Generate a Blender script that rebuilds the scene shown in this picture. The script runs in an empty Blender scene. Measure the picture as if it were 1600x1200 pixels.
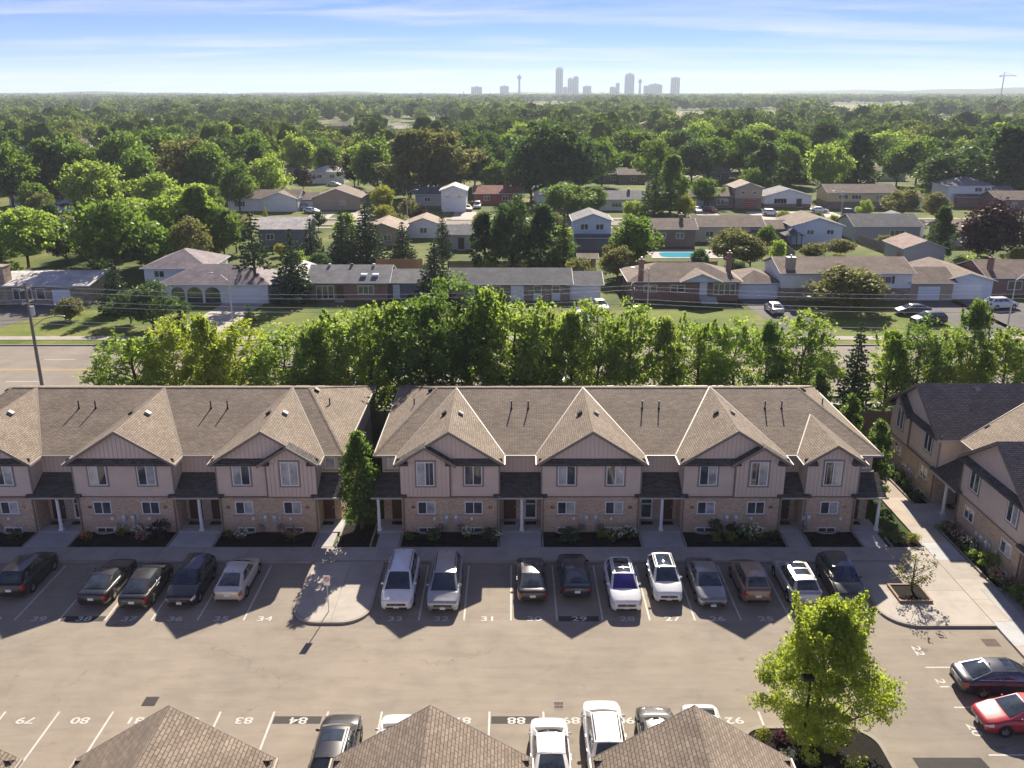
import bpy, math, random
import numpy as np
from mathutils import Vector, Matrix
R = math.radians
PI = math.pi
scene = bpy.context.scene
COL = scene.collection

# ------------------------------------------------------------------ camera
CAM_H = 29.4
PITCH = R(18.08)
FPX = 1400.0                       # focal length in pixels of a 1600 px wide picture
cam_data = bpy.data.cameras.new('camera')
cam = bpy.data.objects.new('camera', cam_data)
COL.objects.link(cam)
cam.location = (0, 0, CAM_H)
cam.rotation_euler = (PI / 2 - PITCH, 0, 0)
cam_data.sensor_fit = 'HORIZONTAL'
cam_data.sensor_width = 36.0
cam_data.lens = 36.0 * FPX / 1600.0
cam_data.clip_start = 0.5
cam_data.clip_end = 40000
scene.camera = cam

# ------------------------------------------------------------------ light
SUN_EL = R(31.5)
SUN_AZ = R(9.5)                    # to the right of +Y
world = bpy.data.worlds.new('World')
scene.world = world
world.use_nodes = True
wn, wl = world.node_tree.nodes, world.node_tree.links
wn.clear()
w_out = wn.new('ShaderNodeOutputWorld')
w_bg = wn.new('ShaderNodeBackground')
w_sky = wn.new('ShaderNodeTexSky')
w_sky.sky_type = 'NISHITA'
w_sky.sun_disc = False
w_sky.sun_elevation = SUN_EL
w_sky.sun_rotation = SUN_AZ
w_sky.altitude = 500
w_sky.air_density = 0.5
w_sky.dust_density = 0.0
w_sky.ozone_density = 7.0
SKY_STRENGTH = 0.05
w_bg.inputs['Strength'].default_value = SKY_STRENGTH
# thin cirrus streaks over the whole sky
w_tc = wn.new('ShaderNodeTexCoord')
w_sep = wn.new('ShaderNodeSeparateXYZ')
w_zc = wn.new('ShaderNodeMath'); w_zc.operation = 'MAXIMUM'; w_zc.inputs[1].default_value = 0.0
w_za = wn.new('ShaderNodeMath'); w_za.operation = 'ADD'; w_za.inputs[1].default_value = 0.06
w_dx = wn.new('ShaderNodeMath'); w_dx.operation = 'DIVIDE'
w_dy = wn.new('ShaderNodeMath'); w_dy.operation = 'DIVIDE'
w_cmb = wn.new('ShaderNodeCombineXYZ')
w_map = wn.new('ShaderNodeMapping')
w_map.inputs['Rotation'].default_value = (0, 0, R(24))
w_map.inputs['Scale'].default_value = (0.30, 0.85, 1)
w_map.inputs['Location'].default_value = (2.3, 0.7, 0)
w_n = wn.new('ShaderNodeTexNoise')
w_n.inputs['Scale'].default_value = 1.1
w_n.inputs['Detail'].default_value = 8
w_n.inputs['Roughness'].default_value = 0.6
w_n.inputs['Distortion'].default_value = 0.5
w_rmp = wn.new('ShaderNodeValToRGB')
w_rmp.color_ramp.elements[0].position = 0.46; w_rmp.color_ramp.elements[0].color = (0, 0, 0, 1)
w_rmp.color_ramp.elements[1].position = 0.78; w_rmp.color_ramp.elements[1].color = (0.75, 0.75, 0.75, 1)
w_mix = wn.new('ShaderNodeMix'); w_mix.data_type = 'RGBA'
w_mix.inputs['B'].default_value = (4.5, 4.5, 4.6, 1)
wl.new(w_tc.outputs['Generated'], w_sep.inputs[0])
wl.new(w_sep.outputs['Z'], w_zc.inputs[0]); wl.new(w_zc.outputs[0], w_za.inputs[0])
wl.new(w_sep.outputs['X'], w_dx.inputs[0]); wl.new(w_za.outputs[0], w_dx.inputs[1])
wl.new(w_sep.outputs['Y'], w_dy.inputs[0]); wl.new(w_za.outputs[0], w_dy.inputs[1])
wl.new(w_dx.outputs[0], w_cmb.inputs['X']); wl.new(w_dy.outputs[0], w_cmb.inputs['Y'])
wl.new(w_cmb.outputs[0], w_map.inputs['Vector']); wl.new(w_map.outputs[0], w_n.inputs['Vector'])
wl.new(w_n.outputs['Fac'], w_rmp.inputs[0]); wl.new(w_rmp.outputs[0], w_mix.inputs['Factor'])
w_tint = wn.new('ShaderNodeMix'); w_tint.data_type = 'RGBA'; w_tint.blend_type = 'MULTIPLY'
w_tint.inputs['Factor'].default_value = 1.0; w_tint.inputs['B'].default_value = (0.42, 0.44, 0.72, 1)
wl.new(w_sky.outputs[0], w_tint.inputs['A']); wl.new(w_tint.outputs['Result'], w_mix.inputs['A']); wl.new(w_mix.outputs['Result'], w_bg.inputs['Color'])
wl.new(w_bg.outputs[0], w_out.inputs['Surface'])

sun_data = bpy.data.lights.new('sun', 'SUN')
sun_data.energy = 2.8
sun_data.angle = R(0.55)
sun_data.color = (1.0, 0.90, 0.76)
sun = bpy.data.objects.new('sun', sun_data)
COL.objects.link(sun)
_sd = Vector((math.sin(SUN_AZ) * math.cos(SUN_EL), math.cos(SUN_AZ) * math.cos(SUN_EL), math.sin(SUN_EL)))
sun.rotation_euler = _sd.to_track_quat('Z', 'Y').to_euler()
sun.location = (20, 120, 90)

vs = scene.view_settings
scene.display_settings.display_device = 'sRGB'
vs.view_transform = 'Standard'
vs.look = 'None'
vs.gamma = 1.0
vs.use_curve_mapping = False
vs.exposure = 2.05
scene.cycles.max_bounces = 8
scene.cycles.diffuse_bounces = 4
scene.cycles.glossy_bounces = 3
scene.cycles.transmission_bounces = 4
scene.cycles.transparent_max_bounces = 8
scene.cycles.volume_bounces = 2
scene.cycles.use_denoising = True

# ------------------------------------------------------------------ geometry of the place
CP, SP = math.cos(PITCH), math.sin(PITCH)
def ground(u, v, z=0.0):
    """Ground point (metres) that lies at a place of the photograph."""
    a = PITCH + math.atan((v - 600.0) / FPX)
    d = (CAM_H - z) / math.tan(a)
    zc = d * CP + (CAM_H - z) * SP
    return Vector(((u - 800.0) * zc / FPX, d, z))
def zat(v, d):
    return CAM_H - d * math.tan(PITCH + math.atan((v - 600.0) / FPX))
def xat(u, d, z=0.0):
    return (u - 800.0) * (d * CP + (CAM_H - z) * SP) / FPX
def project(p):
    dz = CAM_H - p[2]
    zc = p[1] * CP + dz * SP
    yc = dz * CP - p[1] * SP
    return 800 + FPX * p[0] / zc, 600 + FPX * yc / zc

# ------------------------------------------------------------------ mesh helper
class MB:
    def __init__(self):
        self.v = []; self.f = []
    def quad(self, *p):
        n = len(self.v); self.v += [tuple(q) for q in p]; self.f.append(tuple(range(n, n + len(p))))
        return self
    def box(self, x0, x1, y0, y1, z0, z1):
        n = len(self.v)
        self.v += [(x0,y0,z0),(x1,y0,z0),(x1,y1,z0),(x0,y1,z0),(x0,y0,z1),(x1,y0,z1),(x1,y1,z1),(x0,y1,z1)]
        self.f += [tuple(n+i for i in q) for q in ((3,2,1,0),(4,5,6,7),(0,1,5,4),(1,2,6,5),(2,3,7,6),(3,0,4,7))]
        return self
    def prism(self, pts, z0, z1):
        """Vertical prism over a counter-clockwise outline."""
        n = len(self.v); m = len(pts)
        self.v += [(p[0], p[1], z0) for p in pts] + [(p[0], p[1], z1) for p in pts]
        self.f.append(tuple(n+i for i in reversed(range(m)))); self.f.append(tuple(n+m+i for i in range(m)))
        for i in range(m):
            j = (i+1) % m; self.f.append((n+i, n+j, n+m+j, n+m+i))
        return self
    def extr(self, pts, d):
        """Planar outline of 3-D points pushed by vector d."""
        n = len(self.v); m = len(pts); d = Vector(d)
        self.v += [tuple(p) for p in pts] + [tuple(Vector(p) + d) for p in pts]
        self.f.append(tuple(n+i for i in reversed(range(m)))); self.f.append(tuple(n+m+i for i in range(m)))
        for i in range(m):
            j = (i+1) % m; self.f.append((n+i, n+j, n+m+j, n+m+i))
        return self
    def tube(self, p0, p1, r0, r1=None, n=8, cap=True):
        r1 = r0 if r1 is None else r1
        p0 = Vector(p0); p1 = Vector(p1); ax = (p1 - p0)
        if ax.length < 1e-6: return self
        ax.normalize()
        a = ax.orthogonal().normalized(); b = ax.cross(a)
        k = len(self.v)
        for p, r in ((p0, r0), (p1, r1)):
            for i in range(n):
                t = 2*PI*i/n; self.v.append(tuple(p + (a*math.cos(t) + b*math.sin(t))*r))
        for i in range(n):
            j = (i+1) % n; self.f.append((k+i, k+j, k+n+j, k+n+i))
        if cap:
            self.f.append(tuple(k+i for i in reversed(range(n)))); self.f.append(tuple(k+n+i for i in range(n)))
        return self
    def path(self, pts, r, n=6):
        for a, b in zip(pts[:-1], pts[1:]): self.tube(a, b, r, r, n)
        return self
    def grid(self, fn, nu, nv, flip=False):
        k = len(self.v)
        for j in range(nv+1):
            for i in range(nu+1): self.v.append(tuple(fn(i/nu, j/nv)))
        for j in range(nv):
            for i in range(nu):
                q = (k+j*(nu+1)+i, k+j*(nu+1)+i+1, k+(j+1)*(nu+1)+i+1, k+(j+1)*(nu+1)+i)
                self.f.append(tuple(reversed(q)) if flip else q)
        return self
    def mesh(self, name, smooth=False, uv=True):
        me = bpy.data.meshes.new(name)
        me.from_pydata(self.v, [], self.f)
        me.update()
        if uv and len(self.f) < 60000:
            lay = me.uv_layers.new(name='UVMap')
            d = np.zeros(len(me.loops)*2, dtype=np.float32)
            co = self.v
            for p in me.polygons:
                n = p.normal
                if abs(n.z) > 0.999: t = Vector((1,0,0)); b = Vector((0,1,0))
                else:
                    t = Vector((-n.y, n.x, 0)).normalized(); b = n.cross(t)
                for li in p.loop_indices:
                    c = co[me.loops[li].vertex_index]
                    d[2*li] = c[0]*t.x + c[1]*t.y + c[2]*t.z
                    d[2*li+1] = c[0]*b.x + c[1]*b.y + c[2]*b.z
            lay.data.foreach_set('uv', d)
        if smooth:
            me.polygons.foreach_set('use_smooth', [True]*len(me.polygons))
        return me
    def build(self, name, mat, parent=None, smooth=False, **k):
        return link(name, self.mesh(name, smooth), mat, parent, **k)

def link(name, data, mat=None, parent=None, loc=None, rz=None, label=None, cat=None, group=None, kind=None):
    o = bpy.data.objects.new(name, data)
    COL.objects.link(o)
    if mat is not None and data is not None and len(data.materials) == 0: data.materials.append(mat)
    if parent is not None: o.parent = parent
    if loc is not None: o.location = loc
    if rz is not None: o.rotation_euler = (0, 0, rz)
    tag(o, label, cat, group, kind)
    return o
def tag(o, label=None, cat=None, group=None, kind=None):
    if label: o['label'] = label
    if cat: o['category'] = cat
    if group: o['group'] = group
    if kind: o['kind'] = kind
    return o
def thing(name, loc, rz, label, cat, group=None):
    return link(name, None, None, None, loc, rz, label, cat, group)
def copy_tree(o, parent=None, loc=None, rz=None):
    c = o.copy(); COL.objects.link(c); c.parent = parent
    if loc is not None: c.location = loc
    if rz is not None: c.rotation_euler = (0, 0, rz)
    for ch in o.children: copy_tree(ch, c)
    return c

# ------------------------------------------------------------------ materials
MATS = {}
def new_mat(name):
    m = bpy.data.materials.new(name); m.use_nodes = True
    nt = m.node_tree; b = nt.nodes['Principled BSDF']
    MATS[name] = m
    return m, nt.nodes, nt.links, b
def c4(c): return (c[0], c[1], c[2], 1.0)
def plain(name, col, rough=0.6, metal=0.0, spec=0.4, var=0.12, scale=3.0, coat=0.0, bump=0.0):
    if name in MATS: return MATS[name]
    m, n, l, b = new_mat(name)
    b.inputs['Roughness'].default_value = rough; b.inputs['Metallic'].default_value = metal
    b.inputs['Specular IOR Level'].default_value = spec
    b.inputs['Coat Weight'].default_value = coat; b.inputs['Coat Roughness'].default_value = 0.04
    tc = n.new('ShaderNodeTexCoord'); nz = n.new('ShaderNodeTexNoise')
    nz.inputs['Scale'].default_value = scale; nz.inputs['Detail'].default_value = 6
    l.new(tc.outputs['Object'], nz.inputs['Vector'])
    mx = n.new('ShaderNodeMix'); mx.data_type = 'RGBA'
    mx.inputs['A'].default_value = c4([x*(1-var) for x in col]); mx.inputs['B'].default_value = c4([min(1, x*(1+var)) for x in col])
    l.new(nz.outputs['Fac'], mx.inputs['Factor']); l.new(mx.outputs['Result'], b.inputs['Base Color'])
    if bump:
        bp = n.new('ShaderNodeBump'); bp.inputs['Strength'].default_value = bump; bp.inputs['Distance'].default_value = 0.02
        l.new(nz.outputs['Fac'], bp.inputs['Height']); l.new(bp.outputs[0], b.inputs['Normal'])
    return m
def ramp(n, stops):
    r = n.new('ShaderNodeValToRGB'); e = r.color_ramp.elements
    while len(e) > 1: e.remove(e[-1])
    e[0].position = stops[0][0]; e[0].color = c4(stops[0][1])
    for p, c in stops[1:]:
        q = e.new(p); q.color = c4(c)
    return r
def noise(n, l, vec, scale, detail=5, rough=0.55, dist=0.0):
    z = n.new('ShaderNodeTexNoise'); z.inputs['Scale'].default_value = scale; z.inputs['Detail'].default_value = detail
    z.inputs['Roughness'].default_value = rough; z.inputs['Distortion'].default_value = dist
    l.new(vec, z.inputs['Vector']); return z
def mixc(n, l, fac, a, b, blend='MIX'):
    m = n.new('ShaderNodeMix'); m.data_type = 'RGBA'; m.blend_type = blend
    for key, val in (('Factor', fac), ('A', a), ('B', b)):
        if isinstance(val, (int, float)): m.inputs[key].default_value = val
        elif isinstance(val, (tuple, list)): m.inputs[key].default_value = c4(val)
        else: l.new(val, m.inputs[key])
    return m.outputs['Result']
def brickish(name, c1, c2, mortar, bw, rh, ms, rough=0.85, bump=0.5, patch=0.25, spec=0.25):
    """Rows of bricks or shingles laid out in metres on the UV map."""
    if name in MATS: return MATS[name]
    m, n, l, b = new_mat(name)
    tc = n.new('ShaderNodeTexCoord')
    bt = n.new('ShaderNodeTexBrick'); bt.offset = 0.5; bt.offset_frequency = 2
    bt.inputs['Scale'].default_value = 1.0; bt.inputs['Brick Width'].default_value = bw; bt.inputs['Row Height'].default_value = rh
    bt.inputs['Mortar Size'].default_value = ms; bt.inputs['Mortar Smooth'].default_value = 0.2; bt.inputs['Bias'].default_value = 0.0
    bt.inputs['Color1'].default_value = c4(c1); bt.inputs['Color2'].default_value = c4(c2); bt.inputs['Mortar'].default_value = c4(mortar)
    l.new(tc.outputs['UV'], bt.inputs['Vector'])
    n1 = noise(n, l, tc.outputs['Object'], 0.55, 6, 0.6)
    n2 = noise(n, l, tc.outputs['Object'], 9.0, 4, 0.6)
    r1 = ramp(n, [(0.25, (1-patch,)*3), (0.75, (1+patch,)*3)]); l.new(n1.outputs['Fac'], r1.inputs[0])
    r2 = ramp(n, [(0.3, (0.8,)*3), (0.7, (1.2,)*3)]); l.new(n2.outputs['Fac'], r2.inputs[0])
    o1 = mixc(n, l, 1.0, bt.outputs['Color'], r1.outputs[0], 'MULTIPLY'); o2 = mixc(n, l, 1.0, o1, r2.outputs[0], 'MULTIPLY')
    l.new(o2, b.inputs['Base Color'])
    b.inputs['Roughness'].default_value = rough; b.inputs['Specular IOR Level'].default_value = spec
    bp = n.new('ShaderNodeBump'); bp.inputs['Strength'].default_value = bump; bp.inputs['Distance'].default_value = 0.012; bp.invert = True
    l.new(bt.outputs['Fac'], bp.inputs['Height']); l.new(bp.outputs[0], b.inputs['Normal'])
    return m
def shingle(name, col, var=0.30, patch=0.18):
    return brickish(name, [x*(1-var) for x in col], [x*(1+var) for x in col], [x*0.42 for x in col], 0.36, 0.15, 0.017, 0.9, 0.8, patch, 0.2)  # joints darkened further to paint in the shadow under each shingle row
def lap(name, col, pitch=0.115):
    if name in MATS: return MATS[name]
    m, n, l, b = new_mat(name)
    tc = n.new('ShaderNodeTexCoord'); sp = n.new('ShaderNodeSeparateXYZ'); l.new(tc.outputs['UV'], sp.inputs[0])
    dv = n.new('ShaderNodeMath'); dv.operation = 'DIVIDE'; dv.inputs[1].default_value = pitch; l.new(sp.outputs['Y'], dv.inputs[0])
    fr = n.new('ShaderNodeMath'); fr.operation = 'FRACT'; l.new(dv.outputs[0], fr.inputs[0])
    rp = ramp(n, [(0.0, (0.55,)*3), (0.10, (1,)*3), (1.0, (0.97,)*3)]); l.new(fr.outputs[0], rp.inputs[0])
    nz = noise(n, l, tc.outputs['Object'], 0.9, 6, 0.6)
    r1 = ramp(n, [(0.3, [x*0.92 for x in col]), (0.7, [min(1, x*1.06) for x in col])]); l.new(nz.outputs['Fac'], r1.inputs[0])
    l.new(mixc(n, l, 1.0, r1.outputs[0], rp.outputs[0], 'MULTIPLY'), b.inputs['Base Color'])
    b.inputs['Roughness'].default_value = 0.6; b.inputs['Specular IOR Level'].default_value = 0.3
    bp = n.new('ShaderNodeBump'); bp.inputs['Strength'].default_value = 0.5; bp.inputs['Distance'].default_value = 0.015; bp.invert = True
    l.new(fr.outputs[0], bp.inputs['Height']); l.new(bp.outputs[0], b.inputs['Normal'])
    return m
def glassy(name, col, rough=0.04, curtain=None):
    """Window pane seen from outside: mirror-like skin over a dim room or a pale blind."""
    if name in MATS: return MATS[name]
    m, n, l, b = new_mat(name)
    b.inputs['Roughness'].default_value = rough; b.inputs['Specular IOR Level'].default_value = 0.9
    b.inputs['Coat Weight'].default_value = 0.6; b.inputs['Coat Roughness'].default_value = 0.02
    tc = n.new('ShaderNodeTexCoord'); oi = n.new('ShaderNodeObjectInfo')
    av = n.new('ShaderNodeVectorMath'); av.operation = 'ADD'
    l.new(tc.outputs['Object'], av.inputs[0]); l.new(oi.outputs['Location'], av.inputs[1])
    nz = noise(n, l, av.outputs[0], 1.6, 3, 0.5)
    hi = curtain if curtain else [x*2.2 for x in col]
    rp = ramp(n, [(0.30, col), (0.62, hi)]); l.new(nz.outputs['Fac'], rp.inputs[0]); l.new(rp.outputs[0], b.inputs['Base Color'])
    return m
def paint(name, col, metal=0.0, rough=0.35):
    if name in MATS: return MATS[name]
    m, n, l, b = new_mat(name)
    b.inputs['Metallic'].default_value = metal; b.inputs['Roughness'].default_value = rough
    b.inputs['Coat Weight'].default_value = 0.9; b.inputs['Coat Roughness'].default_value = 0.05
    tc = n.new('ShaderNodeTexCoord'); nz = noise(n, l, tc.outputs['Object'], 2.0, 6, 0.65)
    rp = ramp(n, [(0.3, [x*0.88 for x in col]), (0.7, [min(1, x*1.06) for x in col])])
    l.new(nz.outputs['Fac'], rp.inputs[0]); l.new(rp.outputs[0], b.inputs['Base Color'])
    return m
def leafy(name, dark, light, trans, tw=0.45, rnd=0.35, gloss=0.05):
    """Leaves: diffuse plus light shining through, tint differs leaf by leaf and tree by tree."""
    if name in MATS: return MATS[name]
    m, n, l, b = new_mat(name)
    out = n['Material Output']; n.remove(b)
    geo = n.new('ShaderNodeNewGeometry'); oi = n.new('ShaderNodeObjectInfo')
    rp = ramp(n, [(0.0, dark), (1.0, light)]); l.new(geo.outputs['Random Per Island'], rp.inputs[0])
    hs = n.new('ShaderNodeHueSaturation')
    mr = n.new('ShaderNodeMapRange'); mr.inputs['To Min'].default_value = 1-rnd; mr.inputs['To Max'].default_value = 1+rnd
    l.new(oi.outputs['Random'], mr.inputs['Value']); l.new(mr.outputs[0], hs.inputs['Value'])
    mh = n.new('ShaderNodeMapRange'); mh.inputs['To Min'].default_value = 0.485; mh.inputs['To Max'].default_value = 0.512
    ml = n.new('ShaderNodeMath'); ml.operation = 'MULTIPLY'; ml.inputs[1].default_value = 7.31
    mf = n.new('ShaderNodeMath'); mf.operation = 'FRACT'
    l.new(oi.outputs['Random'], ml.inputs[0]); l.new(ml.outputs[0], mf.inputs[0]); l.new(mf.outputs[0], mh.inputs['Value'])
    l.new(mh.outputs[0], hs.inputs['Hue'])
    l.new(rp.outputs[0], hs.inputs['Color'])
    d = n.new('ShaderNodeBsdfDiffuse'); t = n.new('ShaderNodeBsdfTranslucent'); g = n.new('ShaderNodeBsdfGlossy')
    g.inputs['Roughness'].default_value = 0.5; g.inputs['Color'].default_value = (0.6, 0.65, 0.55, 1)
    l.new(hs.outputs[0], d.inputs['Color'])
    l.new(mixc(n, l, 0.75, hs.outputs[0], trans), t.inputs['Color'])
    ms = n.new('ShaderNodeMixShader'); ms.inputs[0].default_value = tw
    l.new(d.outputs[0], ms.inputs[1]); l.new(t.outputs[0], ms.inputs[2])
    m2 = n.new('ShaderNodeMixShader'); m2.inputs[0].default_value = gloss
    l.new(ms.outputs[0], m2.inputs[1]); l.new(g.outputs[0], m2.inputs[2]); l.new(m2.outputs[0], out.inputs['Surface'])
    return m
# ------------------------------------------------------------------ ground materials
def asphalt_mat(name, col, dark, stain=True):
    m, n, l, b = new_mat(name)
    tc = n.new('ShaderNodeTexCoord'); ob = tc.outputs['Object']
    mp = n.new('ShaderNodeMapping'); mp.inputs['Scale'].default_value = (0.25, 1.6, 1) if stain else (0.02, 0.9, 1); l.new(ob, mp.inputs['Vector'])
    big = noise(n, l, ob, 0.10, 4, 0.6, 0.6); streak = noise(n, l, mp.outputs[0], 1.1, 7, 0.68, 0.4)
    mid = noise(n, l, ob, 0.55, 6, 0.62, 0.4); fine = noise(n, l, ob, 22.0, 3, 0.7)
    base = ramp(n, [(0.30, dark), (0.52, col), (0.75, [min(1, x*1.10) for x in col])]); l.new(big.outputs['Fac'], base.inputs[0])
    r2 = ramp(n, [(0.28, (0.86,)*3), (0.5, (1,)*3), (0.74, (1.08,)*3)]); l.new(mid.outputs['Fac'], r2.inputs[0])
    r3 = ramp(n, [(0.3, (0.84,)*3), (0.7, (1.13,)*3)]); l.new(fine.outputs['Fac'], r3.inputs[0])
    r4 = ramp(n, [(0.33, (0.86,)*3), (0.55, (1.0,)*3), (0.75, (1.08,)*3)]); l.new(streak.outputs['Fac'], r4.inputs[0])
    o = mixc(n, l, 1.0, base.outputs[0], r2.outputs[0], 'MULTIPLY'); o = mixc(n, l, 1.0, o, r3.outputs[0], 'MULTIPLY')
    o = mixc(n, l, 0.8, o, r4.outputs[0], 'MULTIPLY')
    if stain:
        vo = n.new('ShaderNodeTexVoronoi'); vo.feature = 'DISTANCE_TO_EDGE'; vo.inputs['Scale'].default_value = 0.11
        wv = n.new('ShaderNodeVectorMath'); wv.operation = 'ADD'
        nv = noise(n, l, ob, 0.6, 4, 0.6); sc = n.new('ShaderNodeVectorMath'); sc.operation = 'SCALE'; sc.inputs['Scale'].default_value = 2.6
        l.new(nv.outputs['Color'], sc.inputs[0]); l.new(ob, wv.inputs[0]); l.new(sc.outputs[0], wv.inputs[1]); l.new(wv.outputs[0], vo.inputs['Vector'])
        cr = ramp(n, [(0.0, (0.62,)*3), (0.002, (0.82,)*3), (0.005, (1,)*3)]); l.new(vo.outputs['Distance'], cr.inputs[0])
        cm = noise(n, l, ob, 0.16, 2); cmr = ramp(n, [(0.50, (0,)*3), (0.60, (0.8,)*3)]); l.new(cm.outputs['Fac'], cmr.inputs[0])
        o = mixc(n, l, cmr.outputs[0], o, mixc(n, l, 1.0, o, cr.outputs[0], 'MULTIPLY'))
        sp = noise(n, l, ob, 0.9, 3, 0.5); spr = ramp(n, [(0.66, (1,)*3), (0.78, (0.72,)*3)]); l.new(sp.outputs['Fac'], spr.inputs[0])
        o = mixc(n, l, 1.0, o, spr.outputs[0], 'MULTIPLY')
    l.new(o, b.inputs['Base Color'])
    b.inputs['Roughness'].default_value = 0.92; b.inputs['Specular IOR Level'].default_value = 0.15
    bp = n.new('ShaderNodeBump'); bp.inputs['Strength'].default_value = 0.35; bp.inputs['Distance'].default_value = 0.01
    l.new(fine.outputs['Fac'], bp.inputs['Height']); l.new(bp.outputs[0], b.inputs['Normal'])
    return m
def concrete_mat(name, col):
    m, n, l, b = new_mat(name)
    tc = n.new('ShaderNodeTexCoord'); oi = n.new('ShaderNodeObjectInfo'); ob = tc.outputs['Object']
    a = noise(n, l, ob, 0.7, 6, 0.62, 0.3); f = noise(n, l, ob, 14.0, 4, 0.65)
    r = ramp(n, [(0.28, [x*0.80 for x in col]), (0.55, col), (0.8, [min(1, x*1.08) for x in col])]); l.new(a.outputs['Fac'], r.inputs[0])
    r2 = ramp(n, [(0.3, (0.90,)*3), (0.7, (1.07,)*3)]); l.new(f.outputs['Fac'], r2.inputs[0])
    o = mixc(n, l, 1.0, r.outputs[0], r2.outputs[0], 'MULTIPLY')
    hs = n.new('ShaderNodeHueSaturation'); mr = n.new('ShaderNodeMapRange'); mr.inputs['To Min'].default_value = 0.88; mr.inputs['To Max'].default_value = 1.08
    l.new(oi.outputs['Random'], mr.inputs['Value']); l.new(mr.outputs[0], hs.inputs['Value']); l.new(o, hs.inputs['Color'])
    l.new(hs.outputs[0], b.inputs['Base Color']); b.inputs['Roughness'].default_value = 0.88; b.inputs['Specular IOR Level'].default_value = 0.2
    return m
def grass_mat(name, stops, scale=0.05):
    m, n, l, b = new_mat(name)
    tc = n.new('ShaderNodeTexCoord'); ob = tc.outputs['Object']
    a = noise(n, l, ob, scale, 7, 0.62, 0.5); f = noise(n, l, ob, 3.2, 6, 0.75)
    r = ramp(n, stops); l.new(a.outputs['Fac'], r.inputs[0])
    r2 = ramp(n, [(0.28, (0.55,)*3), (0.5, (1,)*3), (0.75, (1.35,)*3)]); l.new(f.outputs['Fac'], r2.inputs[0])
    l.new(mixc(n, l, 1.0, r.outputs[0], r2.outputs[0], 'MULTIPLY'), b.inputs['Base Color'])
    b.inputs['Roughness'].default_value = 0.95; b.inputs['Specular IOR Level'].default_value = 0.1
    bp = n.new('ShaderNodeBump'); bp.inputs['Strength'].default_value = 0.8; bp.inputs['Distance'].default_value = 0.06
    l.new(f.outputs['Fac'], bp.inputs['Height']); l.new(bp.outputs[0], b.inputs['Normal'])
    return m
M_LOT = asphalt_mat('worn_asphalt', (0.292, 0.252, 0.202), (0.255, 0.224, 0.184))
M_ROAD = asphalt_mat('road_asphalt', (0.26, 0.226, 0.19), (0.225, 0.198, 0.17), False)
M_PATCH = asphalt_mat('patch_asphalt', (0.075, 0.070, 0.066), (0.055, 0.052, 0.050), False)
M_DRIVE = asphalt_mat('driveway_asphalt', (0.14, 0.132, 0.125), (0.10, 0.096, 0.092), False)
M_CONC = concrete_mat('walk_concrete', (0.42, 0.38, 0.33))
M_PORCH = concrete_mat('porch_concrete', (0.46, 0.445, 0.43))
M_KERB = concrete_mat('kerb_concrete', (0.34, 0.305, 0.265))
M_GRASS = grass_mat('suburb_ground', [(0.30, (0.045, 0.060, 0.018)), (0.46, (0.085, 0.115, 0.028)), (0.58, (0.14, 0.155, 0.042)), (0.68, (0.20, 0.185, 0.085)), (0.76, (0.11, 0.13, 0.04))], 0.06)
M_LAWN = grass_mat('mown_lawn', [(0.30, (0.075, 0.12, 0.020)), (0.48, (0.13, 0.17, 0.034)), (0.60, (0.19, 0.20, 0.055)), (0.72, (0.26, 0.23, 0.10))], 0.13)
M_DLAWN = grass_mat('lush_lawn', [(0.3, (0.030, 0.058, 0.012)), (0.7, (0.055, 0.085, 0.020))], 0.3)
M_FIELD = grass_mat('dry_field', [(0.3, (0.17, 0.17, 0.075)), (0.7, (0.26, 0.24, 0.13))], 0.02)
M_WHITE_LINE, _n, _l, _b = new_mat('road_paint_white')     # worn paint: chips let the asphalt through
_tc = _n.new('ShaderNodeTexCoord'); _oi = _n.new('ShaderNodeObjectInfo'); _av = _n.new('ShaderNodeVectorMath'); _l.new(_tc.outputs['Object'], _av.inputs[0]); _l.new(_oi.outputs['Location'], _av.inputs[1])
_w = noise(_n, _l, _av.outputs[0], 4.5, 6, 0.75); _r = ramp(_n, [(0.31, (0.27, 0.235, 0.195)), (0.42, (0.50, 0.475, 0.43)), (0.7, (0.58, 0.56, 0.52))]); _l.new(_w.outputs['Fac'], _r.inputs[0]); _l.new(_r.outputs[0], _b.inputs['Base Color']); _b.inputs['Roughness'].default_value = 0.85
M_YELLOW_LINE = plain('road_paint_yellow', (0.55, 0.36, 0.08), 0.8, var=0.3, scale=4)
M_MULCH = plain('black_mulch', (0.018, 0.015, 0.014), 0.95, spec=0.1, var=0.7, scale=14, bump=1.0)
M_IRON = plain('cast_iron', (0.06, 0.05, 0.045), 0.7, 0.3)
M_RUST = plain('rusty_iron', (0.16, 0.095, 0.07), 0.8, 0.1, var=0.4, scale=8)

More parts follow.
